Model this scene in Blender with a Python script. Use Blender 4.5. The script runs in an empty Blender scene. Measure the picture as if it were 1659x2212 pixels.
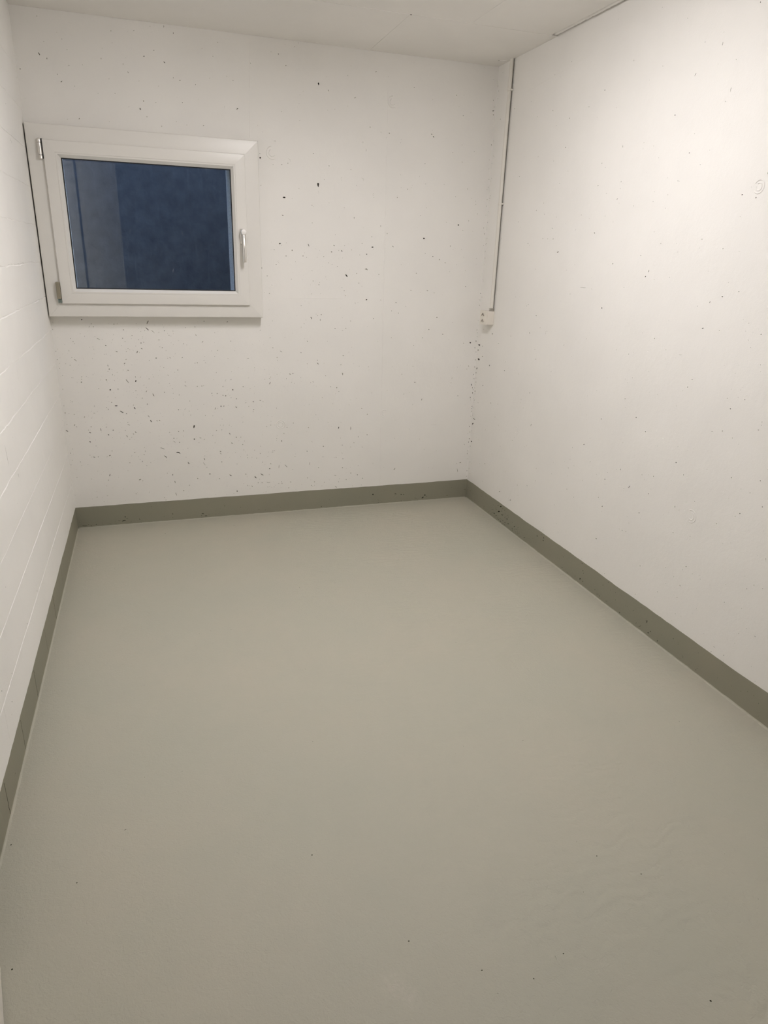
import bpy, bmesh, math, random
from mathutils import Vector, Matrix
from mathutils.geometry import delaunay_2d_cdt

random.seed(7)
sc = bpy.context.scene
COL = sc.collection
W, H, D = 2.3186, 2.40, 3.60          # room width, height, depth (m)
HT = H + .0455                        # the walls run up behind the ceiling boards
HB = 0.121                            # height of the grey painted base band
PI = math.pi

# ------------------------------------------------------------------ materials
def srgb(r, g, b):
    f = lambda c: c / 12.92 if c <= 0.04045 else ((c + 0.055) / 1.055) ** 2.4
    return (f(r / 255), f(g / 255), f(b / 255), 1)

class NT:
    """small helper around a node tree"""
    def __init__(s, name):
        s.m = bpy.data.materials.new(name); s.m.use_nodes = True
        s.t = s.m.node_tree; s.b = s.t.nodes['Principled BSDF']
        s.out = s.t.nodes['Material Output']
        s.tc = s.t.nodes.new('ShaderNodeTexCoord')
    def n(s, kind, **kw):
        nd = s.t.nodes.new('ShaderNode' + kind)
        for k, v in kw.items():
            if k in nd.inputs: nd.inputs[k].default_value = v
            else: setattr(nd, k, v)
        return nd
    def l(s, a, b): s.t.links.new(a, b)
    def mapped(s, scale=(1, 1, 1), loc=(0, 0, 0), rot=(0, 0, 0)):
        mp = s.n('Mapping'); mp.inputs['Scale'].default_value = scale
        mp.inputs['Location'].default_value = loc; mp.inputs['Rotation'].default_value = rot
        s.l(s.tc.outputs['Object'], mp.inputs['Vector']); return mp.outputs['Vector']
    def noise(s, scale, detail=3, rough=.5, vec=None, dist=0):
        nd = s.n('TexNoise', Scale=scale, Detail=detail, Roughness=rough, Distortion=dist)
        s.l(vec if vec is not None else s.tc.outputs['Object'], nd.inputs['Vector']); return nd.outputs['Fac']
    def ramp(s, fac, p0, c0, p1, c1):
        r = s.n('ValToRGB'); e = r.color_ramp.elements
        e[0].position, e[0].color, e[1].position, e[1].color = p0, c0, p1, c1
        s.l(fac, r.inputs['Fac']); return r.outputs['Color']
    def math(s, op, a, b=0.0, c=None):
        nd = s.n('Math', operation=op)
        for i, v in enumerate((a, b) if c is None else (a, b, c)):
            if isinstance(v, (int, float)): nd.inputs[i].default_value = v
            else: s.l(v, nd.inputs[i])
        return nd.outputs[0]
    def mix(s, fac, a, b):
        nd = s.n('MixRGB')
        for k, v in zip(('Fac', 'Color1', 'Color2'), (fac, a, b)):
            if isinstance(v, (int, float, tuple)): nd.inputs[k].default_value = v
            else: s.l(v, nd.inputs[k])
        return nd.outputs['Color']
    def bump(s, layers):
        prev = None
        for h, strength, dist in layers:
            nd = s.n('Bump', Strength=strength, Distance=dist)
            s.l(h, nd.inputs['Height'])
            if prev is not None: s.l(prev, nd.inputs['Normal'])
            prev = nd.outputs['Normal']
        s.l(prev, s.b.inputs['Normal'])
    def base(s, c):
        if isinstance(c, tuple): s.b.inputs['Base Color'].default_value = c
        else: s.l(c, s.b.inputs['Base Color'])

def simple(name, col, rough=.5, metal=0., spec=.5):
    t = NT(name); t.base(col); t.b.inputs['Roughness'].default_value = rough
    t.b.inputs['Metallic'].default_value = metal
    t.b.inputs['Specular IOR Level'].default_value = spec
    return t

WALL_C = (.850, .832, .797, 1)
def wall_paint(name, bump=1.0, col=WALL_C):
    t = NT(name)
    big = t.noise(2.2, 3, .55)
    dk = tuple(c * .965 for c in col[:3]) + (1,)
    t.base(t.ramp(big, .35, dk, .65, col))
    t.b.inputs['Roughness'].default_value = .72
    t.b.inputs['Specular IOR Level'].default_value = .25
    fine = t.noise(260, 2, .6); mid = t.noise(38, 4, .6); wide = t.noise(5, 2, .5)
    t.bump([(wide, .22 * bump, .02), (mid, .20 * bump, .004), (fine, .25 * bump, .0012)])
    return t.m
M = {}
M['concrete'] = wall_paint('white_painted_concrete')
M['block'] = wall_paint('white_painted_block', 1.5, (.880, .864, .832, 1))
M['ceil'] = wall_paint('white_painted_ceiling', .8, (.845, .825, .79, 1))
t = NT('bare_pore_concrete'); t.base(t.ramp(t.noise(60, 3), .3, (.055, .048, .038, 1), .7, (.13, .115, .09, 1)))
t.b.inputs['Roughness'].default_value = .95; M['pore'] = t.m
t = NT('thinly_painted_pore'); t.base(t.ramp(t.noise(90, 3), .3, (.20, .185, .155, 1), .7, (.42, .39, .33, 1)))
t.b.inputs['Roughness'].default_value = .9; M['pore_light'] = t.m

FLOOR_C = (.455, .430, .352, 1)
def grey_paint(name, c, bump):
    t = NT(name)
    big = t.noise(1.6, 4, .6); blot = t.noise(11, 3, .6)
    c2 = (c[0] * .93, c[1] * .965, c[2] * .97, 1)
    cc = t.mix(t.math('MULTIPLY', t.ramp(blot, .45, (0, 0, 0, 1), .7, (1, 1, 1, 1)), .35), t.ramp(big, .3, c2, .7, c), c2)
    t.b.inputs['Roughness'].default_value = .58
    t.b.inputs['Specular IOR Level'].default_value = .35
    return t, cc
t, cc = grey_paint('grey_floor_paint', FLOOR_C, 1)
# pale worn scuffs near the threshold (their own fixed shapes)
sep = t.n('SeparateXYZ'); t.l(t.tc.outputs['Object'], sep.inputs[0])
def blob(x, y, rx, ry):
    dx = t.math('DIVIDE', t.math('SUBTRACT', sep.outputs[0], x), rx)
    dy = t.math('DIVIDE', t.math('SUBTRACT', sep.outputs[1], y), ry)
    r = t.math('ADD', t.math('MULTIPLY', dx, dx), t.math('MULTIPLY', dy, dy))
    return t.math('MAXIMUM', t.math('SUBTRACT', 1.0, r), 0.0)
bl = blob(.838, -2.875, .030, .040)
for q in ((.868, -2.905, .026, .034), (.845, -2.985, .035, .030), (.80, -3.0, .03, .02)):
    bl = t.math('ADD', bl, blob(*q))
wear = t.math('MULTIPLY', bl, t.ramp(t.noise(70, 4, .7), .38, (0, 0, 0, 1), .62, (1, 1, 1, 1)))
t.base(t.mix(t.math('MINIMUM', t.math('MULTIPLY', wear, .6), .5), cc, (.50, .47, .40, 1)))
w1 = t.noise(95, 3, .55, None, 1.2); w2 = t.noise(24, 3, .6); w3 = t.noise(300, 2, .5)
wv = t.n('TexWave', wave_type='RINGS', Scale=9.0, Distortion=9.0, Detail=2.0)
wv.inputs['Detail Scale'].default_value = 1.4
t.l(t.mapped((1, 1, 1), (.35, 3.3, .4)), wv.inputs['Vector'])
mr = t.n('MapRange'); mr.inputs[1].default_value = .75; mr.inputs[2].default_value = 1.5; t.l(sep.outputs[0], mr.inputs[0])
near = t.math('MULTIPLY', mr.outputs[0], t.ramp(t.noise(2.3, 2), .38, (0, 0, 0, 1), .62, (1, 1, 1, 1)))
wvm = t.math('MULTIPLY', wv.outputs['Fac'], near)
t.bump([(w2, .20, .006), (wvm, .30, .004), (w1, .45, .0030), (w3, .30, .0010)])
M['floor'] = t.m
BASE_C = (.285, .268, .205, 1)
t, cc = grey_paint('grey_base_paint', BASE_C, 1); t.base(cc)
t.bump([(t.noise(30, 4, .6), .18, .004), (t.noise(170, 2, .6), .14, .0012)])
M['base'] = t.m
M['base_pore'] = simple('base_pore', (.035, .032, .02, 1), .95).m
M['base_pore_light'] = simple('base_pore_light', (.12, .11, .075, 1), .9).m

t = simple('white_window_plastic', (.755, .735, .695, 1), .34, 0, .45)
t.bump([(t.noise(30, 2), .02, .002)]); M['pvc'] = t.m
t = simple('silver_metal', (.80, .78, .74, 1), .28, 1)
t.bump([(t.noise(60, 2, .5, t.mapped((6, 6, 1))), .04, .001)]); M['metal'] = t.m
M['bright_cap'] = simple('bright_silver_cap', (.86, .84, .81, 1), .40, .75).m
M['dark_gap'] = simple('black_rubber', (.012, .012, .013, 1), .6).m
M['hinge_cover'] = simple('beige_hinge_cover', (.27, .24, .175, 1), .5).m
M['hinge_fitting'] = simple('galvanised_fitting', (.30, .36, .33, 1), .35, .8).m
M['plastic'] = simple('white_electrical_plastic', (.80, .755, .68, 1), .40, 0, .4).m
M['tube'] = simple('white_conduit_plastic', (.74, .71, .65, 1), .45, 0, .4).m
M['grey_tube'] = simple('dark_grey_conduit', (.23, .215, .185, 1), .6).m
M['gland'] = simple('grey_gland_plastic', (.42, .39, .34, 1), .5).m
M['hole'] = simple('socket_hole', (.30, .27, .225, 1), .8).m
t = simple('white_door_paint', (.80, .77, .70, 1), .45); t.bump([(t.noise(40, 2), .03, .002)]); M['door'] = t.m
t = NT('corridor_paint'); t.base(t.ramp(t.noise(3), .3, (.50, .49, .48, 1), .7, (.56, .55, .54, 1))); M['corridor'] = t.m

# window glass: thin coated pane, dusty on the outside
t = NT('dusty_window_glass')
geo = t.n('NewGeometry')
dot = t.n('VectorMath', operation='DOT_PRODUCT'); t.l(geo.outputs['Incoming'], dot.inputs[0]); t.l(geo.outputs['Normal'], dot.inputs[1])
cs = t.math('ABSOLUTE', dot.outputs['Value'])
fr = t.math('ADD', .058, t.math('MULTIPLY', .942, t.math('POWER', t.math('SUBTRACT', 1.0, cs), 5.0)))
tr = t.n('BsdfTransparent'); tr.inputs[0].default_value = (.93, .96, .95, 1)
gl = t.n('BsdfGlossy'); gl.inputs['Roughness'].default_value = .012; gl.inputs[0].default_value = (.95, .98, 1, 1)
mx = t.n('MixShader'); t.l(fr, mx.inputs[0]); t.l(tr.outputs[0], mx.inputs[1]); t.l(gl.outputs[0], mx.inputs[2])
df = t.n('BsdfDiffuse'); df.inputs[0].default_value = (.62, .68, .75, 1)
streak = t.ramp(t.noise(30, 5, .7, t.mapped((1, 1, .16))), .55, (0, 0, 0, 1), .85, (1, 1, 1, 1))
dust = t.ramp(t.noise(140, 4, .8), .55, (0, 0, 0, 1), .8, (1, 1, 1, 1))
fleck = t.ramp(t.noise(34, 2, .5, t.mapped((1.6, 1, .5), (.3, 0, .7))), .73, (0, 0, 0, 1), .79, (1, 1, 1, 1))
dirt = t.math('ADD', t.math('MULTIPLY', streak, .035), t.math('ADD', t.math('MULTIPLY', dust, .05), t.math('MULTIPLY', fleck, .20)))
mx2 = t.n('MixShader'); t.l(dirt, mx2.inputs[0]); t.l(mx.outputs[0], mx2.inputs[1]); t.l(df.outputs[0], mx2.inputs[2])
t.l(mx2.outputs[0], t.out.inputs['Surface']); M['glass'] = t.m

# the light well outside: damp raw concrete; the reveal: pale foam insulation
t = NT('light_well_concrete')
c = t.ramp(t.noise(14, 5, .65), .3, (.080, .083, .09, 1), .75, (.145, .15, .157, 1))
c = t.mix(t.math('MULTIPLY', t.ramp(t.noise(40, 4, .7, t.mapped((1, 1, .1))), .55, (0, 0, 0, 1), .8, (1, 1, 1, 1)), .4), c, (.24, .25, .265, 1))
t.base(c); t.b.inputs['Roughness'].default_value = .9
t.bump([(t.noise(60, 4), .4, .004)]); M['well'] = t.m
t = NT('foam_reveal'); t.base(t.ramp(t.noise(120, 3, .8), .42, (.50, .54, .60, 1), .58, (.95, .96, .97, 1)))
t.b.inputs['Roughness'].default_value = .85; t.bump([(t.noise(140, 3, .7), .8, .004)]); M['foam'] = t.m

t = NT('lamp_diffuser'); em = t.n('Emission', Strength=1.0); em.inputs['Color'].default_value = (1.0, .965, .975, 1)
t.l(em.outputs[0], t.out.inputs['Surface']); M['lamp'] = t.m; LAMP = em
M['lamp_body'] = simple('lamp_housing_white', (.8, .79, .77, 1), .4).m

# ------------------------------------------------------------------ object helpers
def tag(o, label=None, cat=None, group=None, kind=None):
    if label: o['label'] = label
    if cat: o['category'] = cat
    if group: o['group'] = group
    if kind: o['kind'] = kind
    return o
def link(name, me, mats, parent=None):
    o = bpy.data.objects.new(name, me); COL.objects.link(o)
    for m in mats: me.materials.append(m)
    if parent is not None:
        o.parent = parent
        o.matrix_parent_inverse = Matrix.Translation(-parent.location) if parent.type == 'EMPTY' else Matrix.Identity(4)
    return o
def empty(name, loc):
    o = bpy.data.objects.new(name, None); COL.objects.link(o); o.location = loc; o.empty_display_size = .05
    return o
def obj(name, bm, mat, parent=None, smooth=False):
    bmesh.ops.recalc_face_normals(bm, faces=bm.faces)
    me = bpy.data.meshes.new(name); bm.to_mesh(me); bm.free()
    if smooth:
        for p in me.polygons: p.use_smooth = True
        me.set_sharp_from_angle(angle=math.radians(35))
    return link(name, me, mat if isinstance(mat, list) else [mat], parent)
def add_box(bm, x0, x1, y0, y1, z0, z1, bev=0., seg=2, mi=0):
    r = bmesh.ops.create_cube(bm, size=1.0)
    vs = r['verts']
    for v in vs:
        v.co = Vector((x0 + (v.co.x + .5) * (x1 - x0), y0 + (v.co.y + .5) * (y1 - y0), z0 + (v.co.z + .5) * (z1 - z0)))
    fs = {f for v in vs for f in v.link_faces}
    for f in fs: f.material_index = mi
    if bev > 0:
        es = list({e for v in vs for e in v.link_edges})
        bmesh.ops.bevel(bm, geom=es, offset=bev, segments=seg, profile=.5, affect='EDGES', material=mi)
def add_tube(bm, pts, rad, n=16, cap=True, mi=0, squash=None):
    """tube along pts; rad number or list; squash=(a,b) scales the two cross axes"""
    pts = [Vector(p) for p in pts]; rings = []
    up = Vector((1, 0, 0))
    for i, p in enumerate(pts):
        d = (pts[min(i + 1, len(pts) - 1)] - pts[max(i - 1, 0)]).normalized()
        u = up - d * up.dot(d)
        if u.length < 1e-4: u = Vector((0, 1, 0)) - d * d.y
        u.normalize(); v = d.cross(u)
        r = rad[i] if isinstance(rad, (list, tuple)) else rad
        a, b = squash if squash else (1, 1)
        rings.append([bm.verts.new(p + u * (math.cos(2 * PI * k / n) * r * a) + v * (math.sin(2 * PI * k / n) * r * b)) for k in range(n)])
    for A, B in zip(rings, rings[1:]):
        for k in range(n):
            f = bm.faces.new((A[k], A[(k + 1) % n], B[(k + 1) % n], B[k])); f.material_index = mi
    if cap:
        for R in (rings[0], rings[-1]):
            f = bm.faces.new(R); f.material_index = mi
def add_lathe(bm, prof, axis0, axis, n=24, mi=0):
    """prof: list of (radius, distance along axis)"""
    a = Vector(axis).normalized(); u = a.orthogonal().normalized(); v = a.cross(u); o = Vector(axis0)
    rings = []
    for r, h in prof:
        rings.append([bm.verts.new(o + a * h + (u * math.cos(2 * PI * k / n) + v * math.sin(2 * PI * k / n)) * max(r, 1e-5)) for k in range(n)])
    for A, B in zip(rings, rings[1:]):
        for k in range(n):
            f = bm.faces.new((A[k], A[(k + 1) % n], B[(k + 1) % n], B[k])); f.material_index = mi
    for R in (rings[0], rings[-1]):
        f = bm.faces.new(R); f.material_index = mi

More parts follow.
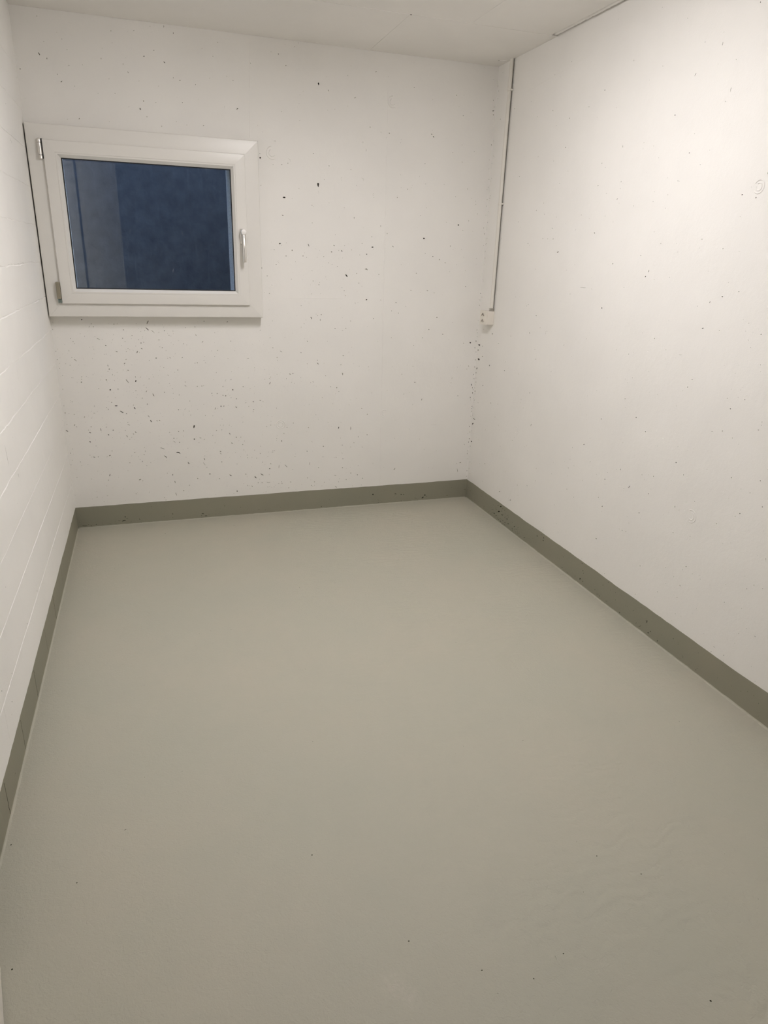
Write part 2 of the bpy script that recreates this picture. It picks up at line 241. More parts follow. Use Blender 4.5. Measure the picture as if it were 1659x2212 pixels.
BACK_PORES = """1347.8,2231.9,1,-4.9,-3.1,-0.8,2 1270.7,2193.8,1,0.1,-0,-0.9,1 1161.9,2097,1.4,0.1,-0,-1.2,1 1241.7,2150.6,1,0.1,-0,-0.9,0 1241.3,2122.3,2.1,0.2,-0,-1.8,0 1251.8,2064.4,1.1,0.1,-0,-0.9,1 1382.5,2071.2,1.8,0.1,0,-1.5,0 1618,2064.2,0.1,-2.5,-1.5,-0.1,1 1658.7,2108.5,1.9,0.2,0,-1.6,0 1677.2,2046.6,1.5,0.1,0,-1.3,1 1849.6,2262.5,1.9,0.2,0.1,-1.5,2 2086.9,2248.8,2,0.2,0.1,-1.6,2 2129.8,2252.6,1.2,0.1,0.1,-1,1 2105.7,2199.9,1.2,0.1,0.1,-1,1 2132.3,2158.1,2,0.2,0.1,-1.6,2 1969.1,2046.7,3,-2.5,-1.7,-1.4,2 1958.1,2057.6,4.1,-2.4,-1.2,-1.3,1 2136.4,2020.6,1.2,0.1,0.1,-1,1 2210.4,1994.2,1.7,0.1,0.1,-1.3,1 2144.4,1938.2,1.6,0.1,0.1,-1.4,1 1928,1916,1.6,0.1,0.1,-1.3,2 1707.6,2023.3,1.1,0.1,0,-0.8,1 1066,1999.2,2.4,0.2,-0.1,-2.1,0 1125.7,1963.9,4.5,0.3,-0.1,-4,0 1578.4,1992,4.9,0.4,0.1,-4.1,0 1598,1958.1,0.1,-5.5,-3.4,-0.2,0 1644.1,1985.8,1.9,0.1,0,-1.6,0 1198.4,1886.2,2.2,-5.5,-3,-1.2,1 1193.6,1895.3,1.4,0.1,-0,-1.3,2 1114,1859.3,1.4,0.1,-0,-1.3,2 1050.8,1885.7,3.8,0.3,-0.1,-3.4,2 1399.6,1871.3,4.8,0.3,0,-4.2,0 1344.5,1781.2,0.8,-8.7,-4.8,-0.6,2 1360,1776.2,1.8,0.1,-0,-1.6,2 1470.4,1815.3,4.4,-6.3,-3.5,-2,1 1583.5,1820.1,4.5,-6.3,-2.9,-1.7,0 1642.8,1750,0.3,-11.1,-3.5,-0.2,1 1540.8,1832.7,2.3,0.1,0,-2,0 1166.7,1712.2,6.1,0.3,-0.1,-3.9,2 1346.6,1744,2.6,-8.4,-1.1,-0.3,0 1244.5,1758,1.4,0.1,-0,-1.3,1 1397.9,1699.1,8.5,-0.9,-0.3,-1.7,0 1311.7,1682.9,1.8,0.1,-0,-1.7,1 1319.1,1676.6,1.1,0.1,-0,-1,1 1483.9,1677.9,4.2,0.2,0,-3.7,0 1937.4,1818.6,1.6,0.1,0.1,-1.4,1 1834.7,1787.6,2,0.1,0.1,-1.7,2 2116.7,1765,1.7,0.1,0.1,-1.4,1 2239.5,1749.5,1.3,0.1,0.1,-1.1,1 2241,1732.5,1.7,0.1,0.1,-1.4,1 1948.1,1701.9,1.6,0.1,0.1,-1.4,1 1916,1660.5,1.6,0.1,0.1,-1.4,1 1987.2,1787.1,1.2,0.1,0.1,-1,1 1793,1854.6,1.2,0.1,0,-1,1 1900.2,1853.1,1.2,0.1,0.1,-1,1 1457.7,1632.8,1.1,0.1,0,-1,1 1540.3,1633.1,0.1,-3.8,-1.5,-0.1,1 1477.2,1594.2,5.4,-1.5,-0.4,-1,0 1688.7,1598.9,0.1,-3.1,-1.6,-0.1,1 1727.2,1562.7,0.6,-2.4,-1.2,-0.2,2 2144.1,1622.9,4.2,0.2,0.3,-3.6,2 2206.2,1647.2,0.3,-3.2,-1.1,-0,1 2234.6,1594.7,1.3,0.1,0.1,-0.9,1 1941.9,1545.9,4.5,0.2,0.2,-3.9,2 2102.8,1511.7,2.1,0.1,0.1,-1.8,2 2171.6,1497.1,1.3,0,0.1,-1.1,1 1140.3,1492.1,4,0.1,-0.1,-3.7,2 1148.9,1484.2,1.1,0,-0,-1,1 1174.8,1496,1.1,0,-0,-1,1 1109.7,1460.5,1.8,0.1,-0,-1.7,1 1204.4,1460.8,2.6,0.1,-0,-2.4,1 1430.5,1492.5,2.7,-2.8,-1.5,-1.2,1 1473.8,1466,2.2,-3.3,-2,-1.1,2 1478.1,1431,1.2,0,0,-1.1,1 1416.9,1459.3,3.5,0.1,0,-2.4,1 1374.1,1434.9,1.9,0.1,0,-1.7,1 1338.3,1430.4,1.5,0,-0,-1.4,1 1281.6,1428,1.5,0,-0,-1.4,1 1586.2,1508.3,2,0.1,0,-1.8,1 1645,1491.3,5.2,0.2,0.1,-3.2,2 1650.8,1480.9,1.2,0,0,-1.1,1 1613.4,1454.1,2.8,0.1,0.1,-2.5,2 1574,1449.4,1.6,0,0,-1.4,1 1131.7,1400.2,4.8,-5.4,-2.6,-2.1,1 1221.4,1404.8,1.1,0,-0,-1,1 1449.7,1386.3,1.9,0,0,-1.8,1 1420.2,1396.9,1.5,0,0,-1.4,1 1500.9,1341.8,4.2,-6.4,-3,-1.7,2 1516.2,1373.7,2.7,0.1,0,-2.5,0 1613.6,1376.1,7.2,-2.2,-0.9,-2.4,1 1685.7,1351.7,2,0,0.1,-1.8,1 1315.7,1310,2.3,0,-0,-2.1,1 1347.9,1291.4,2.3,0,-0,-2.1,1 1351.8,1302.9,1.2,0,-0,-1.1,1 1391.1,1318.7,1.2,0,0,-1.1,1 1406,1281.6,2.7,0,0,-2.5,0 1572,1304.2,2.4,0,0,-2.2,1 1589.9,1288.5,1.2,0,0,-1.1,1 2000.6,1454.3,2.5,0.1,0.1,-2.2,1 2040.5,1438.5,2.5,0.1,0.1,-2.2,1 2077.4,1422.5,2.6,0.1,0.1,-2.2,1 2148.4,1414.7,1.3,0,0.1,-1.1,1 1906.6,1362.6,2.1,0,0.1,-1.8,1 1954.5,1468.9,2.1,0.1,0.1,-1.8,1 1814.2,1405.9,1.2,0,0,-1.1,1 1042.4,1369,0.6,-3.7,-1.8,-0.3,1 1091.3,1283.9,4.1,0.1,-0.1,-3.9,0 1078.3,1242.1,1.9,0,-0,-1.8,1 1053.3,1247.4,1.1,0,-0,-0.9,1 1492.7,1237.2,3.6,0,0,-3.3,1 1617.2,1217.4,3.8,2.1,1.9,-2.9,2 1700.4,1216.2,2.1,0,0.1,-1.9,1 1791.8,1203.7,2.5,0,0.1,-2.3,2 1552.2,1201.1,1.2,0,0,-1.1,1 1978.2,1272.7,4.5,-1.4,-0.6,-1.8,1 2020.9,1259.7,3.9,0.1,0.1,-1.1,1 2324.4,1591.7,1.3,0.1,0.1,-1.1,1 2324.9,1431.5,1.3,-14,-1.3,-0,1 2326.3,1247.2,0.9,-10.5,-1.1,-0,0 2324.9,1792.3,2.1,0.1,0.2,-1.8,1 2122,1494,1.3,0,0.1,-0.9,1 2271.1,1451.1,1.8,0.1,0.1,-1.5,1 1249.3,1220.9,5.7,0.1,-0,-0.9,1 1135.8,1218,7.9,0.1,-0,-0.9,0 143.1,1104.6,2.5,0,-0.3,-2.6,2 184.3,1084.1,-1.4,-3.1,-1.1,0.4,1 173.8,1070.7,-2,-4.5,-0.8,0.3,1 290.4,1083.2,1.9,0,-0.2,-2,1 308.3,1084.3,1.2,0,-0.1,-1.2,1 264.4,1085.6,0.9,0,-0.1,-0.9,1 452.6,1092.5,-4.1,-7.7,-2,1,1 448.1,1060.1,6,-6.8,-1.5,-1.4,2 475.2,1045.6,7.2,-6.7,-0.6,-0.7,1 415.4,1047.5,1.2,-0,-0.1,-1.3,1 435.2,1052.9,1.6,-0,-0.1,-1.6,1 531.2,1050.3,2,-0,-0.2,-2,2 552.9,1032.7,4.5,-9.1,-4.4,-2.5,1 565.1,1027.2,2,-0,-0.1,-2,1 371.5,1027,1.9,-0,-0.2,-2,1 325,1013.5,1.9,-0,-0.2,-2,2 209.6,1011.1,7.2,-2.9,-0.5,-1.2,1 194.7,1021.1,1.2,-0,-0.1,-1.2,1 91.3,998.5,1.8,-0,-0.2,-1.9,1 96.1,987.8,1.5,-0,-0.2,-1.6,1 241.4,978.6,2.2,-0,-0.2,-2.3,2 276.5,1005.8,1.2,-0,-0.1,-1.3,1 401.2,1006.6,1.6,-0,-0.1,-1.6,1 411.7,989.4,2.3,-0,-0.2,-2.4,1 424.7,993,1.6,-0,-0.1,-1.6,1 412.4,961.2,3.9,-2.5,-0.7,-1.1,2 400.1,942.3,1.2,-0,-0.1,-1.3,1 500.4,1003.9,4.1,-0,-0.1,-1.3,1 518.4,1005.3,2,-0,-0.2,-2,0 290.1,947.8,4.2,-1.7,-0.7,-1.5,1 346.3,962.5,2.6,-0,-0.1,-0.9,1 336.8,946.9,1.2,-0,-0.1,-1.3,1 354.4,955.2,1.2,-0,-0.1,-1.3,1 234.3,936.3,5.7,-2.4,-1.6,-3.6,1 532.2,950.6,3.4,-0,-0,-0.6,1 479.4,912.5,2.7,-0,-0.2,-2.8,1 537.2,911.3,1.6,-0,-0.1,-1.7,1 331.7,907.7,1.9,-0,-0.2,-2,1 322.3,886.4,3.1,2.4,0.9,-1.3,2 445.4,900.6,1.6,-0,-0.1,-1.7,1 385.3,907,1.9,-0,-0.2,-2,0 91.3,906.6,4.7,-4.8,-1.1,-1.2,1 76.1,920.1,1.2,-0,-0.1,-1.3,1 123.2,919.5,4.1,-1.7,-0.4,-0.8,0 171.4,912.4,1.2,-0,-0.1,-1.3,1 246.2,859.6,2.3,-0,-0.2,-2.4,2 258.2,857.2,0.9,-0,-0.1,-0.9,1 312.5,853.6,1.2,-0,-0.1,-1.3,1 319.1,833.7,1.6,-0,-0.2,-1.7,0 165.8,832.4,1,-0,-0.1,-1.1,1 269,825.4,0.9,-0,-0.1,-0.9,1 110.9,822.4,1.5,-0,-0.2,-1.7,1 106.5,795.6,2.6,-0.1,-0.3,-2.8,1 226.3,804.4,2.6,-0.1,-0.3,-2.8,1 235.6,785.5,1.6,-0,-0.2,-1.7,0 173.5,797.8,-0.5,-5,-1.2,0,0 70.3,818.5,1.2,-0,-0.1,-1.3,1 435.6,805.7,1.6,-0,-0.1,-1.7,1 483.5,782.6,1.6,-0,-0.1,-1.7,1 327.3,796.1,5.7,-8.4,-1.3,-1.1,1 337.1,778.9,2.3,-3.4,-1.6,-1.3,2 368.9,795.1,2.4,3.7,2.5,-1.7,2 370.8,784.9,1.6,-0,-0.2,-1.7,1 240,753.1,2.4,2.7,2.1,-2.1,2 417.4,739.9,2.2,3.4,1.3,-0.9,1 450.4,720.5,3.2,-6.9,-1.8,-1,1 393.4,705.2,2,-0.1,-0.2,-2.1,1 260.6,668.8,6.6,-0.2,-0.2,-2.5,2 270.3,673.1,1.6,-0.1,-0.2,-1.7,2 213.1,661.6,1.6,-0.1,-0.2,-1.7,1 137.4,644.5,1.2,-0,-0.1,-1.3,1 150.3,633.7,4.7,-0.2,-0.1,-1,1 71.3,643.9,2.6,-0.1,-0.1,-0.9,0 284.6,635.9,7.9,-5.1,-1.1,-1.8,2 307.3,625,2,-0.1,-0.2,-2.1,2 350.7,653.3,2.8,-4.1,-1.9,-1.6,2 417.8,606.7,4.4,-5.3,-1,-0.9,1 426.7,580.7,2.3,-5.1,-2.2,-1.2,2 457.4,580.2,2.2,-2.3,-1.2,-1.3,1 470.6,582.1,2.9,-2,-1.2,-1.8,1 312.9,565,5.2,-3,-0.7,-1.2,1 101,615.3,2,3.1,1.3,-0.9,1 186.2,606.9,0.9,-0,-0.1,-1,1 126.7,562.2,1.8,-0.1,-0.2,-1.9,2 113.2,545.3,1.6,-0.1,-0.2,-1.7,1 172.6,544.6,1.5,-6.9,-1.6,-0.5,1 202.3,573.7,2.3,-0.1,-0.3,-2.5,0 207.1,515.5,2.7,-2,-1.2,-1.8,2 9.6,545.1,4.8,-2.3,-0.9,-2,2 113.3,482,2.8,-2.5,-1.5,-2,2 128.1,477.7,11.7,-1.8,-0.1,-0.5,1 293.1,535.2,1.6,-0.1,-0.2,-1.8,1 343.8,523.3,3,-3.1,-1.7,-1.9,1 298.1,503.2,2.3,-5.4,-1.5,-0.8,1 311.1,486.7,1.6,-0.1,-0.2,-1.8,1 416.9,516.3,2.4,-0.1,-0,-0.6,1 524.4,500.3,2.1,-0.1,-0,-0.6,1 538.6,461.1,4.2,-4.3,-0.7,-0.7,1 473.4,426.5,11,-4.6,-0.4,-1,2 490.9,417.4,3.9,-3.4,-1.3,-1.8,1 555,396.5,9.6,-3.4,-1.1,-3.3,2 486,378.6,6.1,-6.9,-1.5,-1.6,1 202.8,402.4,3.5,1.9,0.8,-2,2 189.5,395.9,5.9,1.4,0.1,-0.6,1 330.1,412.1,2,-0.1,-0.2,-2.2,1 346.4,386.8,1.3,-0.1,-0.1,-1.4,1 376.4,397.7,2,-0.1,-0.2,-2.2,1 24.4,419.8,2.3,-0.1,-0.3,-2.6,0 299.1,356.1,2,-0.1,-0.2,-2.2,1 571.9,635.6,2.1,-0.1,-0.2,-2.2,2 549.6,751.7,1.3,-0,-0.1,-1.4,1 551.4,726.1,1.3,-0,-0.1,-1.4,1 827.5,786,1.8,-0,-0.1,-1.8,1 857.6,793,2.2,-0,-0.1,-2.2,1 678,759.5,2.2,-0.1,-0.1,-2.2,1 701.7,761.3,2.2,-0.1,-0.1,-2.2,1 711.7,763.1,1.4,-0,-0.1,-1.4,1 616.9,763.5,4.6,-1.4,-0.3,-1,1 921.2,752.5,2.2,-0.1,-0.1,-2.3,1 864.7,736.2,3,-0.1,-0.1,-3.1,2 752.1,720.4,1.8,-0.1,-0.1,-1.8,2 754.2,706.8,2.6,-0.1,-0,-0.6,1 810.4,707.2,2.2,-0.1,-0.1,-2.3,1 825.2,704.7,2.6,-0.1,-0.1,-2.7,1 853.4,693.1,1.4,-0,-0.1,-1.5,1 882.5,686.3,2.2,-0.1,-0.1,-2.3,1 959.8,742.4,2.7,-0.1,-0,-0.6,1 1040.7,789.8,1.9,-0,-0.1,-1.9,1 1073.5,801.1,1.9,-0,-0,-1.9,1 1073.2,790.7,1,-0,-0,-1,1 973.6,666.7,2.7,-0.1,-0.1,-2.7,2 1027.8,665.8,1.9,-0.1,-0.1,-1.9,1 983.6,751.7,1,-0,-0,-1,1 980.3,714.7,1,-0,-0,-1,1 797.3,647.4,-0.2,-4,-2.2,0.1,2 812.7,648.1,2.4,1.9,1.1,-1.5,2 837.3,651.9,1,-0,-0,-1,1 594.1,617.4,1.4,-0.1,-0.1,-1.4,1 594.2,607,1.4,-0.1,-0.1,-1.4,1 633.5,605.1,1.8,-0.1,-0.1,-1.9,1 710.9,599.6,1.8,-0.1,-0.1,-1.9,1 974.6,622.2,2.1,-0.1,-0.1,-2.1,2 799.8,575.9,1.4,-0.1,-0.1,-1.5,1 789.1,542.4,1.4,-0.1,-0.1,-1.5,1 803.4,541.8,1.4,-0.1,-0.1,-1.5,1 794.7,516.5,1.8,-0.1,-0.1,-1.9,1 647.3,540.1,1.8,7.6,3.7,-0.9,2 644,470.4,3,-0.1,-0.2,-3.2,2 676.6,475.2,4.9,-1.2,-0.3,-1.5,1 836.7,491,2.6,-5.2,-1.3,-0.7,2 872.3,469.8,2.7,-0.1,-0.1,-2.8,1 847.1,436.3,4,-2.7,-1.2,-2,1 906,425.8,2.3,-0.1,-0.1,-2.4,1 916.1,445.9,1.9,-0.1,-0.1,-2,1 754.1,444.2,1.4,-0.1,-0.1,-1.5,1 605.1,335.9,3.6,-4.4,-1.4,-1.3,2 690,325,5.7,-8.3,-0.8,-0.7,1 702,304.4,1.8,-0.1,-0.1,-2,1 781.7,380.1,4.1,-4,-1,-1.1,1 864.3,382,1.5,-0.1,-0.1,-1.5,1 821.3,384.4,1,-0.1,-0.1,-1.1,1 970.7,389.3,1.5,-0.1,-0.1,-1.5,1 891.3,354.8,1.3,-0.1,-0.1,-1.3,1 981,342,1.9,-0.1,-0.1,-2,1 1044.9,346.7,1.5,-0.1,-0,-1.6,1 1080.3,375.2,1.2,-8.2,-5.8,-0.7,1 1126.9,435.2,2.8,-0.1,-0.1,-2.9,2 785.4,331,-0.1,-2.9,-1.9,0.1,1 1149.3,284.2,6.9,-7.7,-1.1,-1.1,1 1108.7,283.1,-1.6,-8.2,-1.1,0.3,1 1054.2,273.9,3.3,-0.2,-0.1,-2.5,2 1009.3,241.7,7.9,-5.4,-1,-1.7,2 971.2,228.3,4.1,-5.7,-1.9,-1.5,2 994.1,214.9,1.5,-0.1,-0.1,-1.6,1 1045,192,10.3,-0.7,-0,-1.2,1 1050.6,238.9,1.5,-0.1,-0,-1.6,1 916.9,250.2,2.3,-0.2,-0.1,-2.5,1 830.5,249.2,5.5,-3.9,-1,-1.7,2 716.2,264.5,3.1,-0.2,-0.2,-3.3,2 648.1,242.5,2.3,-0.2,-0.2,-2.4,1 767.9,233.3,3,-2.1,-1,-1.7,1 668.8,244.6,7.6,-0.5,-0,-0.6,0 515.3,272.7,-0.3,-4.6,-2.2,0.1,1 600.7,205.8,2.2,-0.2,-0.2,-2.4,1 568,176,2.2,-0.2,-0.2,-2.4,1 526.1,159.1,2,-7.9,-1.4,-0.4,1 863.2,151.1,2.8,-0.2,-0.1,-3,2 1007.8,192.4,2.4,-0.2,-0.1,-2.5,1 1124.1,178.5,2,-0.1,-0,-2.1,1 1104.2,179.9,3.3,-0.2,-0,-0.7,1 1039.8,163.7,1.5,-0.1,-0,-1.6,1 1048.6,165.9,1.1,-0.1,-0,-1.2,1 1063,159.2,1.1,-0.1,-0,-1.2,1 1077.2,161,1.5,-0.1,-0,-1.6,1 1175.6,184.1,2.5,-0.2,-0,-2.6,1 1163.8,149,2,-0.1,-0,-2.1,1 1029.4,137.6,2.4,-0.2,-0.1,-2.6,0 1159.3,513.2,2,-0.1,-0,-2,1 1196.6,536.6,2,-0.1,-0,-2,1 1067.1,530.3,1.9,-0.1,-0.1,-2,1 1304.3,1117.4,3,-5,-1.8,-1,2 1360.4,1135.4,2,0,-0,-1.9,2 1527.6,1102,2.1,0,0,-2,1 1438.7,1061.9,2.7,-0.9,-0.6,-1.5,2 1500.4,1063.5,2.5,0,0,-2.4,1 1808.9,1146.7,2.2,0,0.1,-2,1 2046,1124,2.7,0,0.2,-2.4,2 2000.2,1056.2,2.3,-0,0.1,-2,2 2088.6,1029.7,2.8,-0,0.2,-2.5,2 1963.8,1009.5,2.3,-0,0.1,-2.1,1 2269.9,979.5,4.3,-0,0.3,-3.8,2 1690.6,988.7,1.3,-0,0,-1.2,1 1519,931.9,1.3,-0,0,-1.2,1 1535.6,959.9,1.3,-0,0,-1.2,1 1134.5,939.7,5.8,-3.4,-0.6,-1,1 1089.6,958.9,2,-0,-0,-1.9,1 1114.2,891.3,1.6,-0,-0,-1.6,1 1156.8,1015.8,1.2,-0,-0,-1.2,1 1281.5,993.4,2,-0,-0,-2,1 1483.7,810.2,1.2,-6.1,-2.5,-0.4,1 1451,732.4,2.6,-0.1,0,-2.5,1 1463.2,711.2,1.7,-0,0,-1.7,1 1638.6,847.8,2.6,-0,0,-1,1 1641.7,829.6,1.3,-0,0,-1.2,1 1928,751.9,2.8,-0.1,0.1,-2.6,2 1976.9,648.1,-1.8,-5.3,-1.3,0.5,2 1896,690.6,1.4,-0,0.1,-1.3,1 2212.3,663,2.4,-0.1,0.2,-2.2,1 1602.7,606.8,1.8,-0.1,0,-1.7,1 1637.3,571,2.2,-0.1,0.1,-2.2,1 1242.6,794.8,1.6,-0,-0,-1.6,1 1189.6,769.3,1.6,-0,-0,-1.6,1 1205.2,763.2,1.6,-0,-0,-1.6,1 1400.3,531.3,2.2,-0.1,0,-1.1,1 1477.8,528.9,1.3,-0.1,0,-1.3,1 1537.3,490.7,0.1,-9.2,-1.8,0.1,1 1284.3,506.4,2.1,-0.1,-0,-2.1,1 1372.7,390.2,2.6,-0.1,0,-2.6,1 1274.7,365.8,2.2,-0.1,-0,-2.2,2 1558.3,402.6,2.2,-0.1,0,-2.2,1 1610.2,373.1,2.3,-0.1,0,-2.2,1 1639.3,447.3,2.3,-0.1,0.1,-2.2,1 1491.5,307.2,2.2,-0.1,0,-2.2,1 1488.5,343.1,3.1,-0.2,0,-3.1,1 1370.1,326.8,2.6,-0.2,-0,-1.1,1 1290.5,290.7,-1.5,-8.2,-1.1,0.3,1 1342.8,262.5,1.8,-0.1,-0,-1.8,1 1489.4,252.2,2.2,-0.1,0,-2.3,2 1542.2,215.1,2.3,-0.2,0,-2.3,2 1583.5,201.3,2.3,-0.2,0,-2.3,2 1616.1,177,2.3,-0.2,0,-2.3,1 1445.8,207,5.7,-1.4,-0.2,-1.3,1 1513.7,175.8,2.3,-0.2,0,-2.3,1 1819.8,222.8,3.8,4.4,1.9,-1.6,1 1970.1,177.2,3.4,-0.2,0.2,-3.3,1 2245.9,185.7,2.8,-11.1,-1.2,-0.1,1 1318.8,175.7,2.2,-0.2,-0,-2.3,1 1318.7,153.9,1.3,-0.1,-0,-1.4,1 2063.5,489.8,17.8,-0.8,0.1,-2.3,0 2005.1,424.3,2.4,-0.1,0.1,-2.3,0 1235,843.3,2.1,-0,-0,-2,0 107,2369.4,1.6,0.2,-0.2,-1.4,1 122.8,2278.1,1.2,0.1,-0.1,-1.1,1 197.5,2294.8,-0.2,-1.8,-1,-0.1,1 213.4,2257,1.2,0.1,-0.1,-1.1,1 127.2,2215,0.2,-3.2,-1.6,-0.4,1 14.1,2163.9,2.3,0.2,-0.3,-2.2,1 161.7,2157.5,0.7,-2.4,-1.2,-0.5,1 228.3,2118.5,1.2,0.1,-0.1,-1.2,2 270.5,2204.9,1.2,0.1,-0.1,-1.1,1 351.8,2237.1,-0.3,-2.7,-1.2,-0.1,1 442.8,2225.1,1.7,0.2,-0.1,-1.5,1 535.9,2264.9,2.6,0.3,-0.2,-2.3,1 461.6,2194.9,2,-3.5,-1,-0.6,1 505.1,2163.6,2.1,0.2,-0.2,-2,0 671.4,2368.8,-0.2,-2.7,-1.3,-0.1,2 631.4,2390.6,-0.3,-4.2,-1.1,-0.1,1 572,2384,1.3,0.1,-0.1,-0.9,1 581.3,2292.5,1.7,0.2,-0.1,-1.5,1 578.6,2362.3,1.7,0.2,-0.1,-1.5,0 501,2360.4,2.1,0.2,-0.1,-0.9,1 869.1,2354.3,-0.1,-2.3,-1.1,-0.1,1 795.8,2322.6,1.3,0.1,-0.1,-1,1 843.8,2296.5,1.3,0.1,-0.1,-1.2,1 932.3,2207,1.4,0.1,-0.1,-1.2,2 757.5,2173.8,1.3,0.1,-0.1,-1.2,2 687.6,2183.9,2.2,0.2,-0.1,-2,1 658.5,2192.1,-0.2,-2.4,-1.1,-0.1,1 590.5,2152,1.3,0.1,-0.1,-1,1 1151.5,2336.8,1.9,0.2,-0,-1.6,2 1187.4,2293,1.9,0.2,-0,-1.6,1 1230.5,2376.3,1.4,0.2,-0,-1.2,1 1249.7,2392.7,1.4,0.2,-0,-1,1 1116.1,2342,1.4,0.1,-0,-1,1 452.1,2056.2,1.3,0.1,-0.1,-1.2,1 501.2,2051.7,1.9,-3.3,-2.4,-1.4,1 528,2022,1.7,0.1,-0.1,-1.6,1 591.6,1988.3,1.8,0.1,-0.1,-1.6,1 659.7,2013.2,1.3,0.1,-0.1,-1.2,1 692.8,2093.7,1.8,0.2,-0.1,-1.6,1 784.1,2005.9,2.3,0.2,-0.1,-2.1,1 572.9,2083.3,1.7,0.2,-0.1,-1.6,1 706.2,2002.2,1.4,0.1,-0.1,-1.2,1 376.7,2160.7,1.3,0.1,-0.1,-1.2,1 300.8,2112.2,1.7,0.2,-0.2,-1.6,0 324.1,2098.9,1.2,0.1,-0.1,-1.2,1 969.2,2124.2,2.3,0.2,-0.1,-2.1,0 182.5,1984.3,1.2,0.1,-0.1,-1,1 361,1989.3,1.3,0.1,-0.1,-1,1 444.2,2444,1.2,0.1,-0.1,-0.9,1 2305.4,2195.7,5,1.1,0.5,-1.7,2"""
